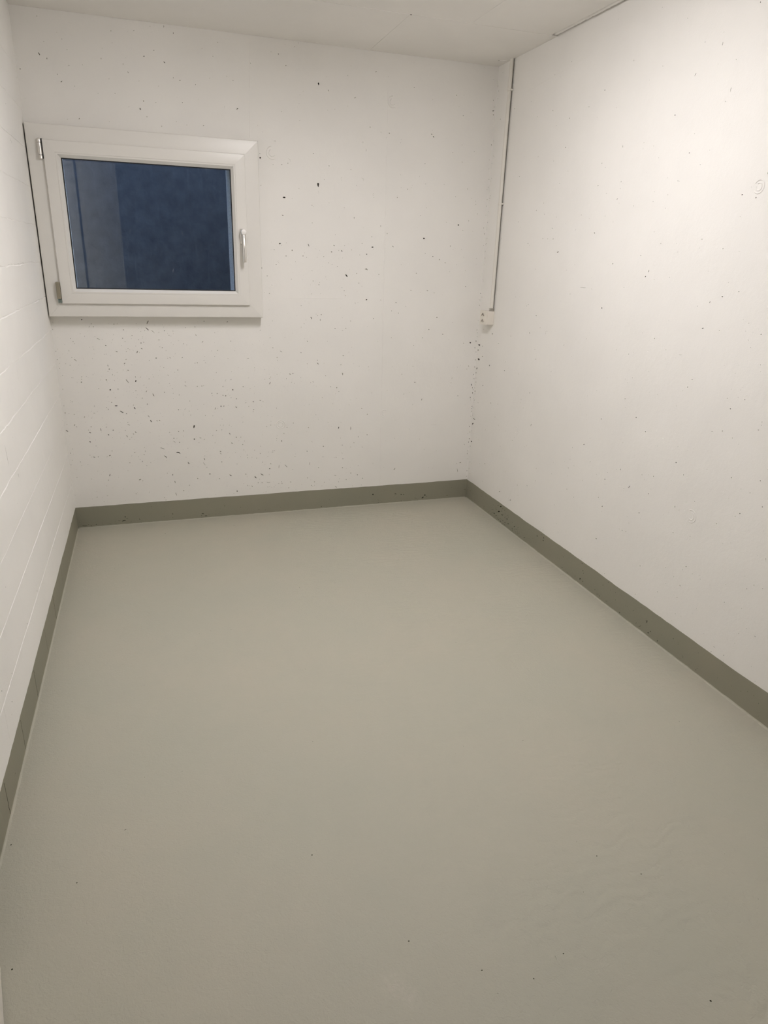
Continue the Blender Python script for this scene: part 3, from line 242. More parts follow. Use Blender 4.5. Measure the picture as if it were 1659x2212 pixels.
RIGHT_PORES = """-1004.6,2113.6,1.5,-1.9,1.7,0.7,2 -901.5,2070.1,-2.6,-0.4,-0.3,-1.3,1 -603,2103.4,-3,-0.5,-0.3,-1.4,1 -753.2,2049.6,1,-1.7,2.1,0.6,2 -749.3,1933.5,0.3,-2.3,2.1,0.4,2 -648.6,2035.4,-2.2,-0.3,-0.2,-0.9,1 -219.1,2172,-2.8,-0.4,-0.2,-1.2,1 -1179,1886.6,-1,-4,1.4,0.2,1 -1311.1,1883.5,-1.5,-0.2,-0.2,-0.9,1 -1372.2,1864.8,-1.5,-0.2,-0.2,-0.9,1 -1411.6,1821.2,-1.4,-0.2,-0.2,-0.9,1 -1466.4,1952.7,1,-1.8,1.8,0.7,2 -1539.6,2064.4,2.9,-3.5,1,0.5,2 -1546.4,2017.2,-1.3,-0.2,-0.2,-0.8,0 -1706.8,1955.5,-1.5,-0.3,-0.3,-1,1 -1721.5,1986.8,0.9,-6,1,0.3,1 -1646.9,2130.8,0.8,-4.6,1,0.4,1 -1584.9,1877.9,-1.3,-0.2,-0.2,-0.8,1 -1639.5,1775.8,-1.6,-0.2,-0.3,-1.1,1 -1857,1666.9,-2.5,0.9,-1.2,-1.1,2 -1479.4,1747.9,-1.4,-0.1,-0.2,-0.9,1 -1496.2,1689.6,-1.8,-0.1,-0.3,-1.1,1 -1538.4,1733.1,-0.5,-2,1.1,0.1,2 -1545.9,1731.4,-1.3,-0.1,-0.2,-0.7,1 -1190,1693.7,1.7,-2.1,1.6,0.6,2 -1042.2,1753.6,-3.3,0.4,-0.8,-1,2 -1302.4,1662.3,-2.1,-0.1,-0.3,-1.2,1 -1418.4,1671.4,-1.5,-0.1,-0.2,-0.9,1 -1493.2,1644.5,0,-1.7,1.2,0.2,1 -1060.5,1567.7,-3.1,-0.1,-0.4,-1.7,2 -942.1,1644.2,-2,-0.1,-0.2,-1,2 -735.4,1643.9,-2.2,-0.1,-0.2,-1.1,1 -707.5,1595.2,-0.5,-2.2,2.3,0.1,1 -728.3,1548.4,0.4,-2.5,1.9,0.2,1 -782.9,1489.8,-6.5,2,-1.8,-1.3,2 -490.6,1530.1,-3.4,-0,-0.3,-1.6,1 -542,1681,-2.5,-0.1,-0.2,-1.1,1 -731,1788,-2.2,-0.2,-0.2,-1.1,1 -656.4,1888,-2.3,-0.2,-0.2,-1.1,1 -509.8,1921.9,-2.4,-0.3,-0.2,-0.9,1 -1078.3,1821,-1.8,-0.2,-0.2,-0.8,1 -1122.4,1632.3,-1.8,-0.1,-0.2,-1,1 -1500.4,1522.3,-0.5,-1.8,1.4,0,2 -1586.2,1522.8,-1.3,-0,-0.2,-0.9,1 -1393.6,1478.9,-2,0,-0.3,-1.2,2 -1711.7,1534.9,-1.9,0.8,-1.1,-1,1 -1818.2,1503.8,-0,-1.8,1.1,0.1,1 -1893.3,1496.1,-4.4,0.6,-0.4,-0.8,0 -1866.6,1601.4,-1.1,-0,-0.2,-0.8,1 -1356.3,2127,-1.4,-0.3,-0.2,-0.8,1 -1201.6,1732.5,-1.7,-0.1,-0.2,-0.9,1 -1110.9,1719.4,-1.8,-0.1,-0.2,-0.8,1 -1182.8,1607.6,-1.7,-0.1,-0.2,-0.8,1 -1009.2,1626.7,-1.9,-0.1,-0.2,-0.8,1 -1944.1,1722.1,-0.7,-2.6,1,0.1,1 -66.9,2147.3,-0.5,-2.8,2.5,0.4,1 -336.1,1849.6,-2.7,-0.2,-0.2,-1.2,1 -676.4,1549,-2.3,-0,-0.2,-1.1,1 -367.8,1634.2,-2.7,-0.1,-0.2,-1.2,1 -1219.7,1445.6,0.9,-2.2,1.7,0.3,2 -874,1411.8,-2.1,0.1,-0.2,-1.1,1 -1441.3,1402.2,-1.8,1.7,-2.2,-0.9,2 -1495.1,1393,-1.4,0.1,-0.2,-0.9,1 -1579,1404.4,-1.4,0,-0.2,-0.9,1 -1769.9,1430.7,-1.2,0,-0.2,-0.8,1 -1870.8,1398,-1.1,0,-0.2,-0.8,1 -1924,1371.3,-1.8,0.1,-0.4,-1.3,2 -1856.4,1351.6,-2.6,0.2,-0.5,-1.9,1 -1804.8,1330.2,1.8,-2.6,1.1,0.4,2 -1748.6,1312.9,-1.6,0.1,-0.3,-1.1,2 -1185,1265.4,-4.8,0.3,-0.5,-2,2 -539.9,1228.2,-2.6,0.2,-0.3,-1.2,1 -645,1189.5,-3.3,0.3,-0.3,-1.6,2 -1025.4,1341.5,-20.2,-0,-0.1,-0.9,1 -1093.1,1339.1,-1.9,0.1,-0.2,-1,1 -754.6,1118.1,3.5,-7.6,4.6,0.3,1 -696.3,1134.8,-2.4,0.2,-0.3,-1.2,1 -927.8,1077.7,1.5,-3.5,1.7,0.1,1 -1003.3,1035,-2,0.3,-0.2,-0.9,1 -666.8,1024.3,-2.5,0.3,-0.3,-1.2,1 -686.7,978.3,-3.3,0.5,-0.3,-1.6,1 -364.6,869.8,-3.9,0.6,-0.4,-1.8,2 -660.8,800.8,-3.4,0.6,-0.4,-1.7,2 -321.3,673.2,-3,0.6,-0.3,-1.4,1 -181.5,1050.6,-5.2,0.6,-0.4,-2.3,2 -267,1006.6,-3,0.4,-0.3,-1.3,1 -1476,1191.6,-1.5,0.2,-0.2,-0.9,1 -1872.5,1241.2,-1.5,0.2,-0.3,-1.1,1 -1625.7,1144.4,-1.8,0.2,-0.3,-1.2,1 -1634.1,1111.7,-1.4,0.2,-0.2,-0.8,1 -1707.1,1137.2,-7.3,1,-0.2,-0.7,1 -1992.3,1276.7,-1.4,0.1,-0.3,-1,2 -1966.8,1285.5,-1,0.1,-0.2,-0.6,1 -1986.1,1251.2,-1,0.1,-0.2,-0.8,1 -2016.8,1250.7,-1,0.1,-0.2,-0.8,1 -2050.1,1247.9,-2.2,1.4,-0.9,-0.8,2 -2005.5,1224,-2.5,-2.2,1.3,-0.8,0 -2073.4,1154.7,-1.3,0.2,-0.3,-1,2 -2079.2,1133.7,-1,0.2,-0.2,-0.8,1 -1986.5,1140.7,-1,0.2,-0.2,-0.8,1 -1978.2,1112.3,-1.1,0.2,-0.2,-0.8,1 -1788.6,1059.7,-2,0.3,-0.4,-1.4,2 -1773.2,1029.7,-1.5,1.9,-1.5,-0.5,2 -1751.5,1011.6,-1.3,0.2,-0.2,-0.9,1 -1966.7,1025.9,-1.4,0.3,-0.3,-1.1,1 -2011.7,1038,-1,0.2,-0.2,-0.8,1 -2041.1,1035.9,-1.7,0.3,-0.4,-1.3,2 -2046.7,1049.2,-1,0.2,-0.2,-0.8,1 -1989.6,994.3,-1.8,0.4,-0.4,-1.4,2 -1976.6,1058.6,-1.1,0.2,-0.2,-0.7,1 -1432.1,919.5,-3.2,0.6,-0.2,-1,2 -1442.7,885.8,-1.6,0.3,-0.2,-1,1 -1413.7,998.9,-1.6,0.3,-0.2,-0.8,1 -1429.3,1038.4,-1.6,0.2,-0.2,-0.8,1 -1431.1,986.7,-1.6,0.3,-0.2,-0.8,1 -1734.7,951.9,-1.7,1.1,-0.7,-0.5,1 -1519,860.2,-2.5,0.6,-0.4,-1.6,2 -1291.6,803.2,-3,0.7,-0.4,-1.8,1 -1178.7,796.6,-1.9,0.4,-0.3,-1.1,1 -1588.6,817.7,-2.4,0.6,-0.4,-1.6,2 -1648.7,836.2,-4.2,-0,0.3,-1,0 -1690.7,817.1,-5.8,-0.4,0.4,-1,0 -1930.2,901.4,-4.1,1,-0.2,-0.7,1 -1975,913.4,-1.8,0.4,-0.4,-1.4,1 -2121.5,952.5,-2.6,0.6,-0.2,-0.8,2 -2129.1,969.2,-1,0.2,-0.2,-0.8,1 -2024.1,900.7,-1.4,0.4,-0.3,-1.1,1 -710,641.4,2.6,-6.1,2.4,-0.1,1 -530.2,512.9,-2.8,0.7,-0.3,-1.4,1 -300.9,592.9,-3.1,0.7,-0.3,-1.4,1 -1191.3,661.9,-2.6,2.2,-1.9,-0.7,2 -1461.7,739.5,-1.6,0.4,-0.3,-1,1 -1785.8,745.3,-2.6,0.7,-0.5,-1.8,2 -1779.9,806.5,-1.3,0.3,-0.2,-0.9,1 -1671,779.9,-1.4,0.4,-0.2,-1,1 -1135.5,543,-2,0.6,-0.3,-1.2,1 -1389.2,586.4,-1.7,0.5,-0.3,-1.1,1 -1378.9,552.5,-2.9,0.9,-0.4,-1.8,2 -1471.5,624.7,-1.6,-2.8,2.1,-0.9,1 -1448.7,617.9,-1.6,0.5,-0.2,-0.9,1 -1610.6,643.3,-2,0.6,-0.3,-1.3,1 -1647.4,654.5,-1.4,0.4,-0.2,-1,1 -1629.5,630.6,-1.5,0.5,-0.2,-1,1 -1835.4,711.9,0.5,-2.3,1.3,-0,1 -2055.5,769,-1.7,0.5,-0.4,-1.4,2 -1941.5,765,-1.1,0.3,-0.2,-0.9,1 -1778,670.9,-1.3,0.4,-0.2,-0.9,1 -1545.1,570.5,4,-5.6,1.4,0.3,2 -1813.5,660,-1.3,0.4,-0.2,-0.8,1 -2105.4,744.1,-1.3,0.4,-0.3,-1.1,1 -806.3,432.4,-2.4,0.7,-0.3,-1.3,1 -813.4,366.8,-2.4,0.8,-0.3,-1.3,1 -634.1,285.3,-2.7,0.9,-0.3,-1.4,1 -1216.5,494.5,-1.9,0.6,-0.3,-1.1,1 -1097.6,564.4,-2,0.6,-0.2,-1,1 -1385,530.2,-1.4,0.5,-0.2,-0.9,1 -1666.7,580.2,-2.4,0.8,-0.4,-1.6,2 -1676.2,603.4,-1.2,0.4,-0.2,-0.8,1 -2144.5,743,-2.4,0.8,-0.2,-0.7,1 -2063.2,694.5,-0.9,0.3,-0.2,-0.7,1 -2203.5,714.5,-1.6,0.6,-0.4,-1.3,2 -2227.9,639.1,-1,0.4,-0.2,-0.9,1 -1822.2,579.7,-0.7,-2.9,1.4,-0.5,1 -1873.4,616.2,-1,0.4,-0.2,-0.8,1 -1388.6,428,-1.6,3.1,-2.3,-0,1 -1389.2,403.6,-1.5,0.5,-0.2,-0.8,1 -1631.7,485.3,-2.5,0.9,-0.4,-1.7,2 -1646,464.1,-1.2,0.5,-0.2,-0.8,1 -1563.1,443.3,-1.3,0.5,-0.2,-0.9,1 -1546,372.9,-2.2,0.9,-0.4,-1.5,1 -1570.6,378.1,-2.2,0.9,-0.4,-1.5,1 -1580.8,420.9,-1.3,0.5,-0.2,-0.9,1 -1769.9,529.8,-1.1,0.4,-0.2,-0.8,1 -1478.3,257.7,-1.4,0.6,-0.2,-0.8,1 -2113,549.1,-1.1,0.5,-0.3,-0.9,2 -1926.4,499.2,-1.3,0.5,-0.3,-1,1 -1927.2,487.7,-1,0.4,-0.2,-0.6,1 -2114.3,492.5,-0.9,0.4,-0.2,-0.7,1 -2228.2,550.9,-0.8,0.3,-0.2,-0.7,1 -2262.5,553.8,-1.3,0.6,-0.3,-1.1,2 -2264.2,547.6,-0.8,0.3,-0.2,-0.7,1 -1691.6,271.5,-2.4,1.1,-0.4,-1.7,1 -1834.8,328.2,-1.8,0.8,-0.3,-1.4,1 -1921.2,359.2,-0.1,-2.3,1,-0.3,2 -1974.7,366.4,-1.3,0.6,-0.3,-1,1 -1886,312.7,-0.5,-1.9,0.9,-0.4,1 -1827.9,268.9,-1.1,0.5,-0.2,-0.8,1 -1849.1,266.1,-1.1,0.5,-0.2,-0.8,1 -2014.6,363.3,-1.3,0.6,-0.3,-1,1 -2242.4,448.8,-1.3,0.6,-0.3,-1.1,2 -2277.5,452.9,-1,0.5,-0.3,-0.9,2 -2141.4,332.5,-1.4,0.7,-0.3,-1.2,1 -1807.1,185.8,-1.1,0.6,-0.2,-0.8,1 -1922.6,241.5,-1.7,0.9,-0.3,-1.3,1 -1900.6,241.4,-1.1,0.5,-0.2,-0.8,1 -2026,247.1,-1,0.5,-0.2,-0.8,1 -2216.6,346.9,-1.1,0.6,-0.3,-0.9,1 -2293.1,281.1,-3.3,0.1,0.2,-0.8,2 -2299.4,285.8,1,-2.4,0.7,0.1,2 -2253,288.6,-1.1,0.6,-0.3,-0.9,1 -2189.1,144.5,-1.1,0.7,-0.3,-1,2 -2133,125.7,-1.5,0.9,-0.3,-1.3,1 -2223.8,212.9,-1.9,1.1,-0.5,-1.7,0 -1918.8,137.3,-1.1,0.6,-0.2,-0.8,1 -1930.6,174.5,-0.4,-1.6,0.9,-0.5,1 -1961.2,176.9,-0.3,-1.3,0.8,-0.5,1 -1476.4,135.9,-1.9,0.9,-0.3,-1.2,1 -939,137.8,-2.6,1,-0.3,-1.4,1 -23.4,967.8,-11.7,-1.4,3.6,-3.6,2 -13.2,938,-6.9,0.9,-0.5,-2.9,1 -30.6,885.7,-9.1,-3.1,8.2,-4.4,2 -15.6,829.7,1.3,-5.9,4.6,-0.4,2 -65.3,966.3,-3.7,0.5,-0.3,-1.6,1 -177.5,870.7,-0.7,-3.5,4.3,-0.6,2 -114.2,742.6,-4.5,0.8,-0.4,-2,2 -234.5,662.2,-4.3,0.9,-0.4,-1.9,1 -225.7,291.2,-3.7,1.1,-0.3,-1.7,2 -438.3,183.4,-4.7,1.6,-0.4,-2.3,2 -572.8,177.3,-4.4,1.5,-0.4,-2.2,2 -30.6,522.7,-13.4,-1.8,2.8,-2.2,2 -16.9,489,-5.1,5.8,-6.4,-0.1,2 -4,589.2,-1.6,-9.2,2.4,-0.5,1 -20.4,376.4,-5.9,-2.6,6,-3.2,2 2.8,393.9,0.2,-9.9,2.4,-0.5,1 -1.1,314.2,0.1,-6.3,4.9,-1.1,2 -9,182.2,-7.3,2.2,-0.6,-3.2,1 -2.4,1014.7,-3.8,0.4,-0.3,-1.6,1 -77.4,908.8,-5.2,0.7,-0.4,-2.3,1"""
RIGHT_BASE_PORES = """-472.2,102.6,-8.5,3,-0.8,-4.2,2 -455.7,65.1,-13.2,4.8,-1,-5.4,2 -420.8,63.5,-5.2,1.9,-0.4,-2,1 -467.9,53.6,-6.2,2.3,-0.4,-1.9,1 -401,34.1,-10.9,2,1.3,-3.1,2 -427.5,28.9,-7.9,4.5,-1.5,-1.2,2 -496.4,59.2,-7.9,-0.4,3.5,-3.8,2 -511.8,55.2,-6.1,2.3,-0.5,-2.5,1 -439.5,97.1,-8.6,3,-0.4,-1.9,1 -487.8,77.9,-6.3,-2.7,2.1,-1.4,1 -522.8,97.8,3.5,-5.1,1.9,-0.1,1 -358.4,13.5,2.3,-5.2,2.6,-0.5,1 -339.1,3.9,2.4,-5.3,2.6,-0.5,1 -331.3,17.5,-5.4,2,-0.3,-1.4,1 -477.4,30.2,-6.2,2.3,-0.3,-1.5,1 -460.2,16.4,-6.8,3.9,-1.3,-1,1 -485.1,16,-7.5,-0.8,1.9,-1.9,1 -453.5,-0.9,-6.7,-0.7,1.7,-1.6,1 -509.7,28.9,-3.9,1.5,-0.4,-1.9,1 -538.8,29,-5.2,2,-0.5,-2.6,2 -578,35.9,-9,3,-0,-1.8,2 -511.2,8.7,-3.9,1.5,-0.4,-1.9,1 -564.2,81.7,-5.4,3.1,-1.1,-0.8,1 -648.4,45.1,-6.6,2.5,-0.7,-3.4,2 -626.8,26.7,-5.8,2.3,-0.3,-1.7,2 -630.9,17.6,-4.9,1.9,-0.5,-2.5,1 -657.7,32.9,-3.6,1.4,-0.4,-1.9,1 -679,40,-3.6,1.4,-0.4,-1.9,1 -665.1,19.2,-4,-0.2,1.5,-1.8,1 -686.3,26.4,-3.5,1.4,-0.4,-1.9,1 -706.1,28.4,-4,0.4,1.1,-1.8,1 -689.5,54.6,-3.5,1.4,-0.4,-1.8,1 -726.1,7.1,-15.8,5.1,0.1,-1.5,2 -768.2,26.4,-9.1,4.6,-0.7,-1.2,2 -644.1,54.8,-3.6,1.4,-0.4,-1.9,1 -688.3,16.6,-4,1.6,-0.4,-2.1,1 -414.1,72.2,-6.4,2.3,-0.3,-1.5,1 -496.1,97.8,-6,-1.3,1.8,-1.5,1 -385.1,37,-4.1,1.5,-0.4,-2,1 -449,22.1,-4.4,1.7,-0.4,-2.2,1 -1306.2,30.6,0.2,-4.8,4.8,-1.7,2 -1330.1,28.6,-3,-1.4,2.1,-1.9,1 -1479.1,80.1,-3.3,1.6,-0.4,-1.6,1 -1728.3,22.1,0.9,-4.6,1.2,-0.3,1 -1754.2,21.6,-8,7.1,-1,-1,1 -1808.3,20.2,-4.3,1.2,0.4,-2.4,2 -1818.4,32.5,0.7,-3.8,2.7,-0.7,1 -1605.5,4.8,-8.5,0.4,0.6,-1.2,1 -1585.3,5.2,-7.8,0.3,0.5,-1,1 -1946.1,72.1,-2.1,1.2,-0.4,-1.6,2 -2196.6,104.5,-1.1,0.7,-0.3,-1,1 -1305.3,110.5,-3.7,1.6,-0.5,-2.3,1"""
BACK_BASE_PORES = """246.5,47.6,-0.4,-4.2,-2.3,0.2,2 237.7,25.5,8.8,2.7,0.6,-2.6,2 214.5,27.6,5.6,-0.5,-0.1,-1.1,1 255.4,35.4,4.2,-1.2,-0.3,-1.1,1 35.3,13.7,11.9,-1.1,-0.2,-1.9,1 67.5,10.7,2.3,-0.2,-0.3,-2.6,1 94.2,15.8,2.3,-0.2,-0.3,-2.6,1 127.2,16.5,3.6,-0.3,-0.4,-4.1,1 166.5,12.9,3,-0.3,-0.3,-3.4,1 196.5,14,3,-0.3,-0.3,-3.4,1 226.7,15,4.3,-0.4,-0.1,-1.1,1 273.7,14.6,3,-0.3,-0.3,-3.4,1 11.7,34.7,-0.3,-2.6,-1,0.1,1 498.9,43.1,2.4,-0.2,-0.2,-2.7,1 664,30.3,6.1,-0.5,-0.2,-2.7,1 681,14.7,6.1,-0.5,-0.1,-2,1 699.4,20.9,3.2,-0.3,-0.2,-3.5,1 669.5,2.2,9.7,-0.9,-0.1,-1.2,1 656.2,19.2,1.8,-0.2,-0.1,-2,1 719.8,-2.3,2.5,-0.2,-0.2,-2.8,1 788.7,67,1.8,-0.2,-0.1,-2,1 879.5,51.6,1.8,-0.2,-0.1,-2,1 327.1,5.8,2.4,-0.2,-0.2,-2.7,1 135.6,128.7,1.9,-0.2,-0.2,-2.2,1 1685.4,67.7,4.5,-0.3,0.1,-4.5,2 1702,58.3,11,-0.9,0,-1.2,1 1719.1,28.1,3.7,-0.3,0.1,-3.7,1 1723.7,11.1,5.1,-2.3,-0.4,-1.1,1 1744.2,13.6,3.7,-0.3,0.1,-3.7,1 1650.5,4.7,6.9,-0.6,0,-1.2,1 1752.7,4.6,5.3,0.5,0.3,-1.2,1 1833.4,60.5,5.9,-2.6,-0.6,-1.9,2 1829.6,50,3.7,-0.3,0.1,-3.7,1 1845.8,62,2.1,-0.2,0.1,-2.1,1 1871.1,53.4,4.6,-0.4,0.1,-2.1,2 1887.8,52.1,2.9,-0.2,0.1,-2.9,1 1872.8,11.6,3.8,-0.3,0.2,-3.8,0 1969.3,20.7,7.2,-1.8,-0.2,-1.2,1 2016.1,21.2,4.7,3.7,2.6,-3.1,2 2030.6,36.9,3.9,-0.3,0.2,-3.8,2 2008.1,10.9,4.7,2.4,0.7,-1.2,1 2041.4,27.6,2.1,-0.2,0.1,-2.1,1 2184.4,22.4,2.6,-0.2,0.2,-2.6,1 1682.7,18.6,3.7,-0.3,0.1,-3.7,1 2309.4,56.4,4.9,-0.4,0.4,-4.7,1 1724.8,113.8,6.9,-0.5,0,-1.2,1 1998.7,26.8,3.8,-0.3,0.2,-3.8,1 1982.7,7,4.7,-0.4,0.1,-1.1,1"""
FLOOR_PORES = """450.4,-186.8,3.6,-0.9,-0.3,-10.1,2 6.9,-50.9,6,-4.4,0.2,-10.1,2 511,-235.5,2.4,-0.6,-0.3,-6.6,1 18,-2247.9,1.7,-0.5,0.4,-2.4,2 75.3,-2607.9,1.4,-0.4,0.3,-1.7,2 186.9,-2416.9,2.1,-0.6,0.2,-2.8,1 905.8,-2790.9,-1.7,-1.5,-1,1.2,1 1034.7,-2900.2,1.4,-0.4,-0.7,-1.4,1 1133.7,-2949.4,-2,-2.5,-0.9,0.4,1 1532.1,-2789.7,1.7,-0.5,-1.4,-1.8,1 1467.7,-3100,2.8,-0,-0.5,-1.2,2 2.6,-1316.7,2.9,-7.9,-1.8,-2,2 1226.1,-2918.4,1.5,-0.5,-0.9,-1.4,1 748.9,-2497.1,1.1,-0.3,-0.3,-1.4,1 1456,-2709.1,2.9,-0.9,-0.9,-1.3,1"""
CEILING_PORES = """1611.5,-581.4,4.4,-2,5.1,13.8,2 2302.8,-135.4,8.4,-4,8.1,15.4,1 2218.9,-592.4,2.8,-1.3,5.1,8.7,1"""
# lamp, sky, exposure, conduit position
LX, LY, LLEN, LSTR = 1.20, -1.66, .85, 103.0
SKY, EXPO = 1.7, 0.0
PIPE_H, PIPE_Y = .0122, -.172

# ------------------------------------------------------------------ cast surfaces with real pores
def parse(s): return [tuple(float(a) for a in q.split(',')) for q in s.split()]

class Sheet:
    """A flat cast surface drawn in (u, v), cut with real hollow pores, slots and openings;
       to3(u, v, d) puts a point d metres behind the face into the room."""
    def __init__(s, outline, to3, thick):
        s.outline, s.to3, s.thick = outline, to3, thick
        s.loops = []; s.grid = {}; s.ridges = []; s.openings = []
    def _free(s, u, v, r):
        g = .02
        for i in range(int((u - r - .03) // g), int((u + r + .03) // g) + 1):
            for j in range(int((v - r - .03) // g), int((v + r + .03) // g) + 1):
                for (a, b, c) in s.grid.get((i, j), ()):
                    if (a - u) ** 2 + (b - v) ** 2 < (r + c + .0006) ** 2: return False
        return True
    def block(s, u, v, r): s.grid.setdefault((int(u // .02), int(v // .02)), []).append((u, v, r))
    def pore(s, u, v, e, f, depth, mi, n=8, jit=.28, bend=0.):
        R = max(math.hypot(*e), math.hypot(*f)) * 1.05
        # long scratches reserve room as a row of small discs
        L = math.hypot(*e); k = max(1, int(L / max(math.hypot(*f), .0012)))
        disc = [(u + e[0] * t, v + e[1] * t, math.hypot(*f) * (1.3 + abs(bend) * .6) + L / k * .5) for t in [(i + .5) * 2 / k - 1 for i in range(k)]]
        if not all(s._free(*d) for d in disc): return False
        if not s.inside(u, v, R + .001): return False
        for d in disc: s.block(*d)
        pts = []
        for i in range(n):
            a = 2 * PI * i / n; q = 1 - jit * random.random()
            c, s_ = math.cos(a) * (1 - jit * .3 * random.random()), math.sin(a) * q + bend * (.5 - math.cos(a) ** 2)
            pts.append((u + e[0] * c + f[0] * s_, v + e[1] * c + f[1] * s_))
        if sum(pts[i][0] * pts[(i + 1) % n][1] - pts[(i + 1) % n][0] * pts[i][1] for i in range(n)) < 0: pts.reverse()
        s.loops.append(('pore', pts, (u, v), depth, mi)); return True
    def slot(s, A, B, d, wa, wb, mi=0):
        """long recess between polylines A (low side) and B (high side); wa, wb bevel widths"""
        P = A + B[::-1]
        if sum(P[i][0] * P[(i + 1) % len(P)][1] - P[(i + 1) % len(P)][0] * P[i][1] for i in range(len(P))) < 0:
            A, B, wa, wb = B, A, wb, wa; P = A + B[::-1]
        s.loops.append(('slot', P, (A, B, wa, wb), d, mi))
        for a, b in zip(A, B): s.block((a[0] + b[0]) / 2, (a[1] + b[1]) / 2, math.hypot(a[0] - b[0], a[1] - b[1]) / 2 + .004)
    def inside(s, u, v, r):
        us = [p[0] for p in s.outline]; vs = [p[1] for p in s.outline]
        if not (min(us) + r < u < max(us) - r and s.vmin(u) + r < v < max(vs) - r): return False
        for o in s.openings:
            if o[0] - r < u < o[1] + r and o[2] - r < v < o[3] + r: return False
        return True
    def vmin(s, u): return min(p[1] for p in s.outline)
    def build(s, name, mats):
        verts, faces = [], []
        def addloop(pts):
            b = len(verts); verts.extend(Vector(p) for p in pts); faces.append(list(range(b, b + len(pts))))
        addloop(s.outline)
        for o in s.openings: addloop([(o[0], o[2]), (o[1], o[2]), (o[1], o[3]), (o[0], o[3])])
        no = len(s.openings)
        for L in s.loops: addloop(L[1])
        v2, e2, f2, ov, oe, of = delaunay_2d_cdt(verts, [], faces, 0, 1e-7)
        bm = bmesh.new()
        bv = [bm.verts.new(s.to3(p[0], p[1], 0)) for p in v2]
        where = {}
        for i, o in enumerate(ov):
            for k in o: where[k] = i
        for f, o in zip(f2, of):
            if 0 in o and all(k == 0 for k in o):
                try: bm.faces.new([bv[i] for i in f])
                except ValueError: pass
        def face(vs, mi=0):
            q = []
            for x in vs:
                if x not in q: q.append(x)
            if len(q) < 3: return
            try: bm.faces.new(q).material_index = mi
            except ValueError: pass
        base = len(s.outline)
        def rim(i0, n, depth):
            top = [bv[where[i0 + i]] for i in range(n)]
            low = [bm.verts.new(s.to3(verts[i0 + i][0], verts[i0 + i][1], depth)) for i in range(n)]
            for i in range(n): face((top[i], top[(i + 1) % n], low[(i + 1) % n], low[i]))
            return low
        backs = [rim(0, base, s.thick)]
        i0 = base
        for o in s.openings: backs.append(rim(i0, 4, s.thick)); i0 += 4
        # closing back face, cut by the openings
        bverts = [Vector(p) for p in s.outline]; bfaces = [list(range(base))]; allb = list(backs[0])
        for o, b in zip(s.openings, backs[1:]):
            k = len(bverts); bverts += [Vector(p) for p in ((o[0], o[2]), (o[1], o[2]), (o[1], o[3]), (o[0], o[3]))]
            bfaces.append([k, k + 1, k + 2, k + 3]); allb += b
        r = delaunay_2d_cdt(bverts, [], bfaces, 0, 1e-7)
        bmap = [allb[o[0]] if o else None for o in r[3]]
        for f, o in zip(r[2], r[5]):
            if 0 in o and all(k == 0 for k in o): face([bmap[i] for i in f if bmap[i] is not None])
        for kind, pts, ex, depth, mi in s.loops:
            n = len(pts); top = [bv[where[i0 + i]] for i in range(n)]
            if kind == 'pore':
                cu, cv = ex
                mid = [bm.verts.new(s.to3(cu + (p[0] - cu) * .86, cv + (p[1] - cv) * .86, depth * .75)) for p in pts]
                bot = bm.verts.new(s.to3(cu, cv, depth))
                for i in range(n):
                    j = (i + 1) % n
                    face((top[i], top[j], mid[j], mid[i]), mi); face((mid[i], mid[j], bot), mi)
            else:
                A, B, wa, wb = ex; na = len(A)
                TA = top[:na]; TB = top[na:][::-1]
                vert = abs(A[0][0] - A[-1][0]) < abs(A[0][1] - A[-1][1])
                LA, LB = [], []
                for a, b in zip(A, B):
                    g = math.hypot(b[0] - a[0], b[1] - a[1]) or 1e-6
                    ka = min(wa / g, .45); kb = min(wb / g, .45)
                    LA.append(bm.verts.new(s.to3(a[0] + (b[0] - a[0]) * ka, a[1] + (b[1] - a[1]) * ka, depth)))
                    LB.append(bm.verts.new(s.to3(b[0] + (a[0] - b[0]) * kb, b[1] + (a[1] - b[1]) * kb, depth)))
                for i in range(na - 1):
                    face((TA[i], TA[i + 1], LA[i + 1], LA[i]), mi); face((LA[i], LA[i + 1], LB[i + 1], LB[i]), mi); face((LB[i], LB[i + 1], TB[i + 1], TB[i]), mi)
                face((TA[0], LA[0], LB[0], TB[0]), mi); face((TA[-1], LA[-1], LB[-1], TB[-1]), mi)
            i0 += n
        for pts, w, h in s.ridges:          # low raised lines left by the formwork
            for i in range(len(pts) - 1):
                a, b = Vector(pts[i]), Vector(pts[i + 1]); d = (b - a)
                if d.length < 1e-6: continue
                nrm = Vector((-d.y, d.x)).normalized() * (w / 2)
                q = [bm.verts.new(s.to3(*(p + k * nrm), z)) for p in (a, b) for k, z in ((-1, 0), (0, -h), (1, 0))]
                face((q[0], q[3], q[4], q[1])); face((q[1], q[4], q[5], q[2]))
        bmesh.ops.recalc_face_normals(bm, faces=bm.faces)
        # make sure the front faces the room
        me = bpy.data.meshes.new(name); bm.to_mesh(me); bm.free()
        return link(name, me, mats)

def wavy(u0, u1, v, amp, step=.025, seed=0):
    rnd = random.Random(seed); n = max(2, int(abs(u1 - u0) / step)); out = []; w = 0
    for i in range(n + 1):
        w = w * .75 + rnd.uniform(-1, 1) * amp * .6
        out.append((u0 + (u1 - u0) * i / n, v + w))
    return out
def arc(cu, cv, r, a0, a1, n=20): return [(cu + r * math.cos(math.radians(a0 + (a1 - a0) * i / n)), cv + r * math.sin(math.radians(a0 + (a1 - a0) * i / n))) for i in range(n + 1)]

back3 = lambda u, v, d: Vector((u, d, v))
right3 = lambda u, v, d: Vector((W + d, u, v))
left3 = lambda u, v, d: Vector((-d, u, v))
WIN = (.105, .925, 1.175, 1.895)       # wall opening behind the window frame

